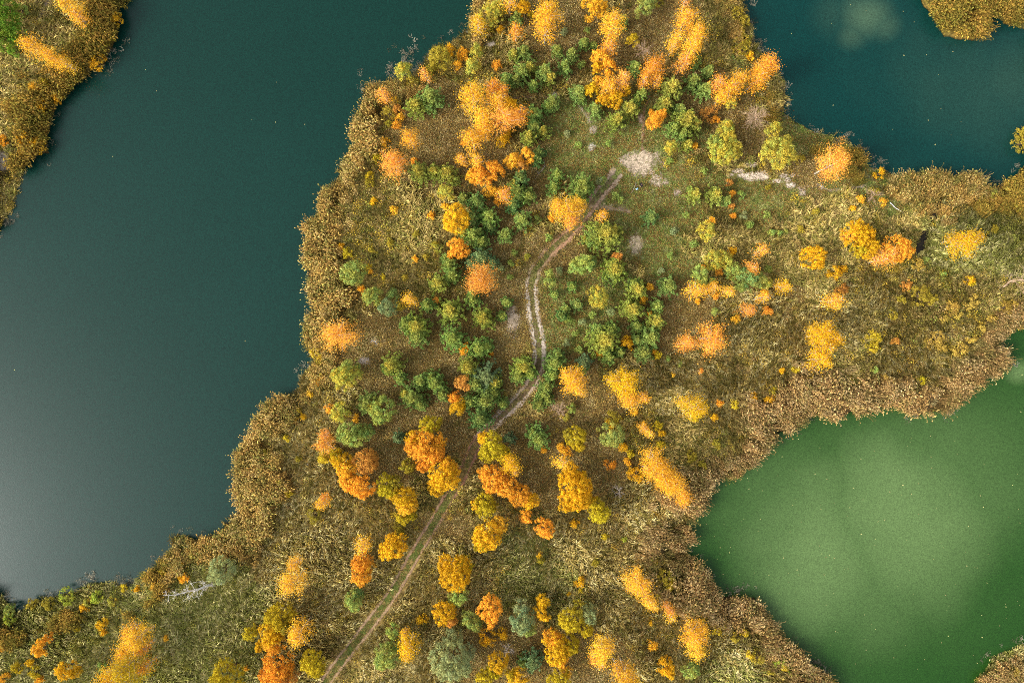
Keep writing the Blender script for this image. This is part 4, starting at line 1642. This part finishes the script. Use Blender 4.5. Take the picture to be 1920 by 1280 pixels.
def build_tree(kind, r, var):
    g = np.random.default_rng(abs(hash((kind, int(r * 100), var))) % 100000 if False else (ord(kind) * 1000 + int(r * 100) * 7 + var * 131))
    h = HT[kind](r)
    T = Geo()
    C, Nn, Sz, Mix = [], [], [], []
    el = 1.0
    if kind == 'b':
        wob = g.normal(size=2) * .15
        tz = np.linspace(-.3, h, 7); tp = np.stack([wob[0] * np.sin(tz / h * 3), wob[1] * np.sin(tz / h * 2.4), tz], 1)
        T.tube(tp, np.linspace(.075 + .022 * r, .015, 7), 5)
        nb = int(20 + 11 * r); N = int(np.clip(1000 * r * r, 320, 8500))
        z0 = .24 * h
        lob = g.random(9) * .5 + .72
        per = N // nb + 1
        for i in range(nb):
            f = (i + .5) / nb; zb = z0 + (h - z0) * (f ** .9) * .92
            s = (zb - z0) / (h - z0)
            az = i * 2.399 + g.normal() * .3
            R = r * (math.sin(math.pi * (.16 + .84 * s) ** .72) ** .75 if s < .985 else .1) * lob[int(az / .7) % 9] * (.8 + .35 * g.random())
            p0 = np.array([np.interp(zb, tz, tp[:, 0]), np.interp(zb, tz, tp[:, 1]), zb])
            rise = R * (.55 + .5 * g.random()) + .12
            p1 = p0 + np.array([math.cos(az) * R, math.sin(az) * R, min(rise, h * 1.03 - zb)])
            L = limb(g, p0, p1, .1 * R, 5)
            if i % 2 == 0 or r < 1.2: T.tube(L, np.linspace(.030 + .006 * r, .008, 5), 4)
            u = g.random(per) ** .6 * .9 + .15
            q = np.stack([np.interp(u, np.linspace(0, 1, 5), L[:, k]) for k in range(3)], 1)
            sp = .10 + .16 * u * min(r, 2.2) ** .7
            q += g.normal(size=(per, 3)) * sp[:, None]
            q[:, 2] -= np.abs(g.normal(size=per)) * .18 * r ** .5
            C.append(q); Nn.append(g.normal(size=(per, 3)) * .8 + (q - p0) * .5 / max(r, .5) + (0, 0, .8))
            Sz.append(.054 + .038 * g.random(per)); Mix.append(np.clip(g.random(per) * .5 + .35 * (1 - s), 0, 1))
    elif kind in 'mwso':
        trunk_h = h * (.55 if kind in 'mw' else .4)
        nst = {'m': 1, 'w': 2, 's': 3, 'o': 4}[kind]
        cz = {'m': .55, 'w': .52, 's': .45, 'o': .42}[kind] * h
        vz = h - cz
        lob_a = g.random(5) * 6.28; lob_k = .5 + .5 * g.random(5)
        K = int(np.clip({'m': 36, 'w': 26, 's': 18, 'o': 14}[kind] * r * r + 7, 7, 300))
        per = int({'m': 30, 'w': 34, 's': 30, 'o': 30}[kind] * (1.25 if r < 1.2 else 1))
        cr = {'m': .31, 'w': .38, 's': .27, 'o': .34}[kind] * (.7 + .3 * min(r, 1.5) / 1.5)
        tops = []
        for i in range(K):
            a = g.random() * 6.28; e = math.asin(1 - g.random() * 1.25) if i > K * .2 else math.radians(52 + 36 * g.random())          # upper part of the dome, a little below its rim
            bump = 1 - .30 * max(0, max(math.cos(a - la) ** 6 * lk if math.cos(a - la) > 0 else 0 for la, lk in zip(lob_a, lob_k)))
            rr = (.80 + .22 * g.random()) * (bump if i > K * .2 else 1) if g.random() < .8 else .35 + .4 * g.random()
            c = np.array([math.cos(a) * math.cos(e) * r * rr, math.sin(a) * math.cos(e) * r * rr, cz + math.sin(e) * vz * rr])
            tops.append(c)
            u = g.normal(size=(per, 3)); u /= np.linalg.norm(u, axis=1)[:, None]
            u[:, 2] = np.abs(u[:, 2]) * 1.1 - .25
            k_ = cr * (.6 + .6 * g.random())
            q = c + u * k_ * (.55 + .5 * g.random((per, 1))) * (1, 1, .8)
            if kind == 's': q += g.normal(size=q.shape) * .09
            C.append(q); Nn.append(u + g.normal(size=(per, 3)) * .45 + (0, 0, .35))
            Sz.append({'m': .062, 'w': .066, 's': .050, 'o': .058}[kind] + .045 * g.random(per)); Mix.append(np.clip(g.random() * .8 + .3 * g.random(per), 0, 1))
        for j in range(nst):
            b0 = np.array([*(g.normal(size=2) * .1 * (nst > 1) * r), -.3]); top = np.array([*(g.normal(size=2) * .12 * r), trunk_h])
            T.tube(limb(g, b0, top, 0, 5), np.linspace(.05 + .05 * r / nst ** .5, .03 + .012 * r, 5), 6)
            for k in range(7 if nst == 1 else 3):
                T.tube(limb(g, top - (0, 0, trunk_h * .35 * g.random()), tops[g.integers(0, K)], .1), np.linspace(.02 + .018 * r, .008, 4), 4)
    elif kind == 'p':
        T.tube(np.array([(0, 0, -.3), (0, 0, h * .5), (0, 0, h * .97)]), [.04 + .035 * r, .03 + .015 * r, .012], 5)
        nw = int(4 + 2.2 * r); el = 2.6
        for wv in range(nw):
            f = wv / (nw - .4); zb = h * (.16 + .80 * f)
            R = r * (1 - f) ** .72 * (.93 + .15 * g.random()) + .10
            nbr = int(5 + 2.2 * r * (1 - .4 * f))
            for i in range(nbr):
                az = i / nbr * 6.283 + wv * .61 + g.normal() * .14
                Rb = R * (.72 + .4 * g.random())
                p0 = np.array([0, 0, zb]); p1 = np.array([math.cos(az) * Rb, math.sin(az) * Rb, zb + Rb * (.12 + .25 * f)])
                L = limb(g, p0, p1, -.06 * Rb)
                T.tube(L, np.linspace(.022, .007, 4), 4)
                nt = max(2, int(Rb / .20))
                for t in range(nt):
                    u = (t + .8) / nt
                    c = p0 + (p1 - p0) * u + g.normal(size=3) * .07 * (1 + .5 * r) * np.array([1, 1, .6])
                    per = 15
                    d = g.normal(size=(per, 3)) + np.array([math.cos(az), math.sin(az), .9]) * .8
                    d /= np.linalg.norm(d, axis=1)[:, None]
                    q = c + d * .13
                    # needles: long faces along d, turned to any side
                    C.append(q); Nn.append(np.cross(d, g.normal(size=(per, 3)))); Sz.append(.070 + .03 * g.random(per))
                    core = math.exp(-((u * Rb) / (.42 * r + .12)) ** 2) * (.35 + .65 * f)
                    Mix.append(np.clip(core * (.6 + .6 * g.random()) + .12 * g.random(per), 0, 1))
        # leading shoot
        per = 26; d = g.normal(size=(per, 3)) * (.7, .7, .5) + (0, 0, .5); d /= np.linalg.norm(d, axis=1)[:, None]
        C.append(np.array([0, 0, h * .96]) + d * .15); Nn.append(np.cross(d, g.normal(size=(per, 3)))); Sz.append(np.full(per, .08)); Mix.append(.55 + .45 * g.random(per))
    C = np.concatenate(C); Nn = np.concatenate(Nn); Sz = np.concatenate(Sz); Mix = np.concatenate(Mix)
    V, Q = diamonds(C, Nn, Sz, 1.0 if el == 1.0 else 1.7, g)
    tint = np.repeat(np.clip(g.normal(.5, .22, len(C)), 0, 1), 4)
    mat = {'b': M_AUTUMN, 'm': M_AUTUMN, 's': M_AUTUMN, 'o': M_GREEN, 'w': M_GREEN, 'p': M_PINE}[kind]
    cm = make_mesh('crown', V, Q, attrs={'tint': tint, 'mixv': np.repeat(Mix, 4)}, mats=[mat])
    tm = T.mesh('trunk', [M_BIRCH if kind == 'b' else M_BARK])
    return tm, cm

_cache = {}
def tree_mesh(kind, r, var):
    i = int(np.argmin(np.abs(np.log(CLASSES / r)))); c = float(CLASSES[i])
    k = (kind, c, var)
    if k not in _cache: _cache[k] = build_tree(kind, c, var)
    return _cache[k], r / c

LEAF = {   # code: (sRGB leaf colour, share of the second colour, word)
 'a': ((252, 184, 54), .15, 'amber'), 'g': ((236, 178, 36), .5, 'golden'), 'o': ((248, 168, 54), .15, 'orange'), 'k': ((250, 168, 66), .05, 'peach'),
 'r': ((206, 142, 66), .2, 'rusty'), 'l': ((196, 174, 40), .7, 'lime gold'), 'v': ((146, 136, 48), .5, 'olive'), 'n': ((132, 164, 84), .45, 'green'),
 'b': ((118, 148, 100), .25, 'bluish green'), 'y': ((150, 168, 76), .95, 'yellow green'), 'd': ((104, 144, 80), .35, 'dark green'), 'e': ((150, 178, 64), .5, 'bright green'),
 'u': ((182, 154, 70), .15, 'dull yellow'),
 'f': ((88, 142, 46), .25, 'fresh green'),
 'q': ((140, 158, 108), .3, 'pale green')}
KIND = {'b': ('birch_tree', 'tree', 'birch'), 'm': ('broadleaf_tree', 'tree', 'round tree'), 'p': ('pine_tree', 'tree', 'pine'), 'w': ('willow_tree', 'tree', 'leafy tree'),
        's': ('shrub', 'shrub', 'shrub'), 'o': ('bush', 'bush', 'spreading bush')}
TABLE = TREES
ROWS = []
for ln in TABLE.strip().splitlines():
    ln = ln.strip()
    if not ln: continue
    f = [q.strip() for q in ln.split('|')]
    a = f[0].split()
    ROWS.append(dict(x=float(a[0]), y=float(a[1]), d=float(a[2]), k=a[3], c=a[4], label=f[1] if len(f) > 1 else None, short=f[2] if len(f) > 2 else None))

def size_word(d): return 'tiny' if d < 17 else 'small' if d < 29 else 'mid-sized' if d < 45 else 'large' if d < 64 else 'very large'
def direction(dx, dy):
    a = math.degrees(math.atan2(-dy, dx)) % 360
    return ['right of', 'above right of', 'above', 'above left of', 'left of', 'below left of', 'below', 'below right of'][int((a + 22.5) // 45) % 8]
for r in ROWS: r['main'] = None
for i, r in enumerate(ROWS):
    if r['label'] or r['k'] in 'p': continue
    best = None
    for j, q in enumerate(ROWS):
        if q is r or q['k'] != r['k'] or q['k'] == 'p' or q['main'] is not None or (q['d'] <= r['d'] and not q['label']) or q['d'] < 20: continue
        dd = math.hypot(q['x'] - r['x'], q['y'] - r['y'])
        if dd < .62 * q['d'] + .10 * r['d'] and (best is None or dd < best[0]): best = (dd, j)
    if best and not any(z['main'] == i for z in ROWS): r['main'] = best[1]
ANCH = [(r['x'], r['y'], r['short']) for r in ROWS if r['short']] + LANDMARKS
auto = {}
for i, r in enumerate(ROWS):
    if r['label'] or r['main'] is not None: continue
    best = sorted(ANCH, key=lambda q: math.hypot(q[0] - r['x'], q[1] - r['y']))[0]
    dx, dy = r['x'] - best[0], r['y'] - best[1]
    dist = math.hypot(dx, dy)
    near = 'close' if dist < 48 else '' if dist < 95 else 'well'
    r['label'] = ' '.join(f"{size_word(r['d'])} {LEAF[r['c']][2]} {KIND[r['k']][2]} {near} {direction(dx, dy)} {best[2]}".split())
    auto.setdefault(r['label'], []).append(r)
for lab, rs in auto.items():                                  # alike neighbours: told apart by their place among themselves
    if len(rs) == 1: continue
    xs = [q['x'] for q in rs]; ys = [q['y'] for q in rs]
    hor = max(xs) - min(xs) >= max(ys) - min(ys)
    rs.sort(key=lambda q: q['x'] if hor else q['y'])
    names = {2: ['left one', 'right one'] if hor else ['upper one', 'lower one'], 3: ['leftmost', 'middle one', 'rightmost'] if hor else ['topmost', 'middle one', 'lowest']}.get(len(rs))
    if names is None:
        o = ['first', 'second', 'third', 'fourth', 'fifth', 'sixth', 'seventh']
        names = [f"{o[j]} from the {'left' if hor else 'top'}" for j in range(len(rs))]
    for q, nmn in zip(rs, names): q['label'] = lab + ', ' + nmn
for r in ROWS:
    if r['label'] and len(r['label'].replace('-', ' ').split()) > 16:
        for w in ('mid-sized ', ' one', 'small ', ' from the'):
            if len(r['label'].replace('-', ' ').split()) > 16: r['label'] = r['label'].replace(w, ' ' if w == 'mid-sized ' else '', 1).strip()
        pass
GROUP = {'b': 'birches in autumn leaf', 'm': 'round broadleaf trees in autumn leaf', 'p': 'young pines on the headland', 'w': 'green leafy trees', 's': 'small autumn shrubs', 'o': 'spreading bushes'}

from mathutils import Matrix, Euler
for i, r in sorted(enumerate(ROWS), key=lambda t: t[1]['main'] is not None):
    kind = r['k']
    rad = r['d'] * S * .5 * (1.06 if kind != 'p' else 1.12)
    for _ in range(2):                                        # the crown stands above the ground: its true place is a little nearer the middle
        h = HT[kind](rad)
        X, Y = w2(r['x'], r['y'], HC[kind] * h)
        rad = r['d'] * S * .5 * (H - HC[kind] * h) / H * (1.06 if kind != 'p' else 1.17)
    X, Y = float(X), float(Y)
    z = max(float(ground_z(X, Y)), WZ - .2)
    (tm, cm), sc = tree_mesh(kind, rad, int(RNG.integers(0, 5)))
    nm, cat, _w = KIND[kind]
    rgb, alpha, _ = LEAF[r['c']]
    col = lin(rgb) * (1 + .08 * RNG.normal()) * (1 + .03 * RNG.normal(size=3))
    rotz = RNG.random() * 6.28
    if r['main'] is not None:                                 # one more stem and crown of a tree with several
        root = ROWS[r['main']]['root']
        inv = Matrix.LocRotScale(root.location, root.rotation_euler, root.scale).inverted()
        loc = Matrix.LocRotScale(Vector((X, Y, z)), Euler((0, 0, rotz)), Vector((sc, sc, sc)))
        for nm2, me2 in (('trunk' if kind in 'bmw' else 'stem', tm), ('crown' if kind in 'bmw' else 'foliage', cm)):
            c = link(nm2, me2, root); c.matrix_basis = inv @ loc
            c.color = (*np.clip(col, .005, .95), alpha)
        continue
    if r['d'] < 15:                                           # too small in the photograph to show a stem
        o = link(nm, cm); o.color = (*np.clip(col, .005, .95), alpha)
        o.location = (X, Y, z - .05); o.rotation_euler = (0, 0, rotz); o.scale = (sc, sc, sc * (.9 + .2 * RNG.random()))
        tag(o, r['label'], cat, GROUP[kind]); continue
    root = link(nm, None); r['root'] = root
    root.location = (X, Y, z); root.rotation_euler = (RNG.normal() * .03, RNG.normal() * .03, rotz)
    root.scale = (sc * (.88 + .24 * RNG.random()), sc * (.88 + .24 * RNG.random()), sc * (.92 + .16 * RNG.random()))
    tag(root, r['label'], cat, GROUP[kind])
    t = link('trunk' if kind in 'bmpw' else 'stem', tm, root)
    c = link('crown' if kind in 'bmpw' else 'foliage', cm, root)
    c.color = (*np.clip(col, .005, .95), alpha)

# ------------------------------------------------------------------ bare trees and fallen wood
def bare_tree(name, base_px, top_px, h, spread, nbr, label, mat, cat='tree', seed=1, base_r=.10, z0=0.0):
    g = np.random.default_rng(seed)
    bx, by = w2(*base_px, z0); tx_, ty_ = w2(*top_px, z0 + h)
    bz = float(ground_z(bx, by)) + z0
    root = link(name, None); root.location = (float(bx), float(by), bz)
    tag(root, label, cat)
    top = np.array([float(tx_ - bx), float(ty_ - by), h])
    T = Geo(); n = 7
    tp = limb(g, np.array([0, 0, -.2]), top, 0, n); T.tube(tp, np.linspace(base_r, .02, n), 6)
    link('trunk', T.mesh('trunk', [mat]), root)
    L = np.linalg.norm(top); ax_ = top / L
    for i in range(nbr):
        f = .22 + .74 * (i + .5) / nbr
        p0 = np.array([np.interp(f, np.linspace(0, 1, n), tp[:, k]) for k in range(3)])
        az = i * 2.4 + g.normal() * .3
        ref = np.array([0, 0, 1.0]) if abs(ax_[2]) < .9 else np.array([1.0, 0, 0])
        e1 = np.cross(ax_, ref); e1 /= np.linalg.norm(e1); e2 = np.cross(ax_, e1)
        dirn = (math.cos(az) * e1 + math.sin(az) * e2) * .85 + ax_ * .6
        ln = spread * (1.05 - .7 * abs(f - .45)) * (.6 + .5 * g.random())
        B = Geo(); p1 = p0 + dirn * ln
        bl = limb(g, p0, p1, .06 * ln, 5); B.tube(bl, np.linspace(.022, .008, 5), 4)
        for k in range(10):
            u = .3 + .65 * g.random(); q0 = p0 + (p1 - p0) * u
            q1 = q0 + (dirn * .55 + g.normal(size=3) * .55) * ln * .42
            B.tube(limb(g, q0, q1, 0, 3), [.010, .008, .006], 3)
        if not (p1[2] + bz < -.2 and h < 3): link('branch', B.mesh('branch', [mat]), root)
    return root

M_TWIG = solid_material('pale_twigs', lin((150, 122, 96)), lin((190, 162, 134)), 4)
for k, (nm, b, t, h, sp, nb, lab, mt, br) in enumerate([
  ('bare_birch_tree', (425,1093), (306,1115), 11.5, 1.25, 22, 'bare white birch leaning out over the lower left shore, no leaves', M_WHITE, .20),
  ('bare_tree', (1418,228), (1418,215), 5.0, 2.0, 32, 'bare pale twiggy tree left of the teal lake, no leaves left', M_TWIG, .08),
  ('bare_birch_tree', (1882,534), (1950,524), 9.0, 2.4, 22, 'bare pale birch with white trunk at the right edge of the photo', M_TWIG, .12),
  ('bare_tree', (1046,775), (1050,768), 3.6, 1.5, 14, 'bare pinkish thicket below the amber birch beside the bend', M_TWIG, .05),
  ('bare_tree', (1204,98), (1207,92), 3.0, 1.5, 16, 'bare brownish bush above the orange star-shaped birch', M_TWIG, .05),
  ('bare_tree', (1160,928), (1158,916), 3.2, 1.2, 10, 'bare grey twigs right of the very large golden tree', M_DEAD, .05),
  ('bare_tree', (1632,372), (1640,364), 3.0, 1.4, 12, 'bare twiggy bush under the sandy corner by the teal lake', M_TWIG, .05),
  ('bare_tree', (948,1213), (955,1222), 4.5, 1.2, 12, 'bare grey saplings between golden trees at the bottom edge', M_DEAD, .05)]):
    bare_tree(nm, b, t, h, sp, nb, lab, mt, seed=20 + k, base_r=br)
# pale standing trunks whose white stems show beside their crowns
def log(name, a, b, r, label, mat, cat='fallen trunk', za=.12, zb=.12, nbr=0, seed=0):
    g = np.random.default_rng(seed)
    ax0, ay0 = w2(*a, za); bx0, by0 = w2(*b, zb)
    z_a, z_b = float(ground_z(ax0, ay0)) + za, float(ground_z(bx0, by0)) + zb
    o = link(name, None); o.location = (float(ax0), float(ay0), z_a); tag(o, label, cat)
    e = np.array([float(bx0 - ax0), float(by0 - ay0), z_b - z_a])
    G = Geo(); G.tube(limb(g, np.zeros(3), e, .05, 6), np.linspace(r, r * .5, 6), 6); link('trunk', G.mesh('trunk', [mat]), o)
    L = np.linalg.norm(e)
    for i in range(nbr):
        f = .3 + .65 * g.random(); d = e / L * .7 + g.normal(size=3) * np.array([.6, .6, .25])
        B = Geo(); B.tube(limb(g, e * f, e * f + d * L * .3, .03, 4), np.linspace(r * .4, r * .15, 4), 4); link('branch', B.mesh('branch', [mat]), o)
for k, a in enumerate([
  ((0,160),(28,172),.07,'fallen white birch trunk at the left edge of the photo',M_WHITE,0),
  ((1668,380),(1693,401),.06,'thin white stick lying in grass below the sandy corner',M_WHITE,0),
  ((1632,505),(1640,516),.07,'short grey stub below the right-hand orange tree',M_DEAD,2),
  ((1004,337),(1022,309),.06,'grey fallen branch on bare ground beside the young pines',M_DEAD,5),
  ((1003,184),(1013,165),.05,'thin dark fallen branch by the pale trail near the top',M_BARK,3),
  ((800,583),(793,548),.05,'thin pale curved stem right of the small amber birch',M_DEAD,4),
  ((1184,362),(1194,343),.035,'bent pale branch lying left of the person in black',M_DEAD,3),
  ((1740,398),(1726,392),.06,'dark log in the gap behind the orange reeds',M_BARK,0),
  ((1746,566),(1758,561),.06,'short pale log in olive scrub at right',M_DEAD,0),
  ((1882,340),(1896,330),.07,'pale driftwood trunk half in the teal lake',M_DEAD,4),
  ((462,1118),(468,1090),.05,'grey dead branch right of the bare white birch',M_DEAD,5),
  ((870,295),(925,290),.04,'thin brown fallen crown under the amber birch group',M_BARK,8),
  ((118,1170),(122,1152),.05,'pale stick in the grey green grass near the lower left shore',M_DEAD,0)]):
    log('fallen_log' if a[2] > .055 else 'fallen_branch', a[0], a[1], a[2], a[3], a[4], nbr=a[5], seed=60 + k, cat='trunk' if a[2] > .055 else 'branch')

# ------------------------------------------------------------------ the person and the bag
def person(px, py):
    X, Y = w2(px, py, 1.0); X, Y = float(X), float(Y); z = float(ground_z(X, Y))
    P = {}; E = []; Rr = []; V = []
    def add(nm, co, r, par=None):
        P[nm] = len(V); V.append(co); Rr.append(r)
        if par: E.append((P[par], P[nm]))
    add('pelvis', (0, 0, .95), .15)
    add('waist', (0, .01, 1.08), .135, 'pelvis'); add('chest', (0, 0, 1.30), .165, 'waist'); add('neckb', (0, .01, 1.46), .075, 'chest')
    add('neck', (0, .03, 1.53), .055, 'neckb'); add('jaw', (0, .06, 1.60), .075, 'neck'); add('skull', (0, .05, 1.69), .10, 'jaw'); add('crownp', (0, .04, 1.76), .07, 'skull')
    add('nose', (0, .165, 1.655), .016, 'jaw')
    for s, n in ((-1, 'l'), (1, 'r')):
        add(n + 'hip', (s * .10, 0, .90), .105, 'pelvis'); add(n + 'knee', (s * .12, .03, .50), .065, n + 'hip'); add(n + 'ank', (s * .12, -.01, .09), .045, n + 'knee')
        add(n + 'toe', (s * .14, .17, .035), .04, n + 'ank')
        add(n + 'sh', (s * .20, 0, 1.42), .075, 'chest'); add(n + 'el', (s * .27, .02, 1.14), .052, n + 'sh'); add(n + 'wr', (s * .13, .24, 1.10), .032, n + 'el')
        add(n + 'palm', (s * .09, .30, 1.11), .033, n + 'wr')
        for f in range(4):
            add(f'{n}f{f}a', (s * (.065 - .012 * f), .345 + .004 * (f == 1), 1.135 - .018 * f), .0095, n + 'palm'); add(f'{n}f{f}b', (s * (.045 - .012 * f), .375 - .006 * abs(f - 1), 1.130 - .018 * f), .0085, f'{n}f{f}a')
        add(n + 'tha', (s * .055, .295, 1.15), .011, n + 'palm'); add(n + 'thb', (s * .03, .32, 1.165), .009, n + 'tha')
    me = bpy.data.meshes.new('person'); me.from_pydata(V, E, [])
    o = bpy.data.objects.new('person', me); COL.objects.link(o)
    sk = o.modifiers.new('skin', 'SKIN'); sv = me.skin_vertices[0].data
    for i, r in enumerate(Rr): sv[i].radius = (r, r)
    sv[0].use_root = True
    sb = o.modifiers.new('smooth', 'SUBSURF'); sb.levels = sb.render_levels = 1
    dg = bpy.context.evaluated_depsgraph_get()
    nm = bpy.data.meshes.new_from_object(o.evaluated_get(dg)); nm.name = 'person'
    o.modifiers.clear(); o.data = nm
    skin = solid_material('skin', lin((190, 140, 112)), lin((204, 154, 126)), 8, .6); coat = solid_material('black_jacket', lin((20, 20, 24)), lin((34, 34, 40)), 20)
    trs = solid_material('dark_trousers', lin((36, 38, 48)), lin((52, 54, 64)), 20); shoe = solid_material('shoes', lin((30, 28, 28)), lin((44, 40, 40)), 20); hair = solid_material('dark_hair', lin((22, 18, 16)), lin((40, 32, 28)), 30)
    for m in (skin, coat, trs, shoe, hair): nm.materials.append(m)
    for p in nm.polygons:
        c = p.center
        p.material_index = 3 if c.z < .11 else 2 if c.z < .97 else (0 if (abs(c.x) < .13 and c.y > .235 and c.z < 1.3) else 1) if c.z < 1.52 else (4 if c.z > 1.66 and c.y < .13 else 0)
        p.use_smooth = True
    o.location = (X, Y, z); o.rotation_euler = (0, 0, 2.2)
    tag(o, 'person in black jacket standing on the grass below the gravel clearing', 'person')
person(1203, 347)

X, Y = w2(1194, 355); X, Y = float(X), float(Y); zz = float(ground_z(X, Y))
bag = link('bag', None); bag.location = (X, Y, zz); bag.rotation_euler = (0, 0, .5); tag(bag, 'pale blue and white bag on the grass beside the person in black', 'bag')
import bmesh
def rbox(name, sx, sy, sz, z, mat, parent, x=0, y=0, bev=.05):
    bm = bmesh.new(); bmesh.ops.create_cube(bm, size=1)
    for v in bm.verts: v.co = (v.co.x * sx * (1 - .15 * (v.co.z > 0)), v.co.y * sy * (1 - .15 * (v.co.z > 0)), v.co.z * sz)
    bmesh.ops.bevel(bm, geom=bm.edges[:], offset=bev, segments=2, affect='EDGES')
    me = bpy.data.meshes.new(name); bm.to_mesh(me); bm.free(); me.materials.append(mat)
    o = link(name, me, parent); o.location = (x, y, z); return o
m_w = solid_material('white_cloth', lin((214, 224, 234)), lin((236, 240, 244)), 12); m_b = solid_material('pale_blue_cloth', lin((120, 170, 200)), lin((140, 188, 214)), 12)
rbox('body', .34, .24, .30, .15, m_w, bag); rbox('flap', .30, .20, .07, .325, m_b, bag, bev=.025)
G = Geo(); th = np.linspace(0, math.pi, 8); G.tube(np.stack([np.cos(th) * .13, np.full(8, .02), .34 + np.sin(th) * .13], 1), np.full(8, .014), 5); link('strap', G.mesh('strap', [m_b]), bag)
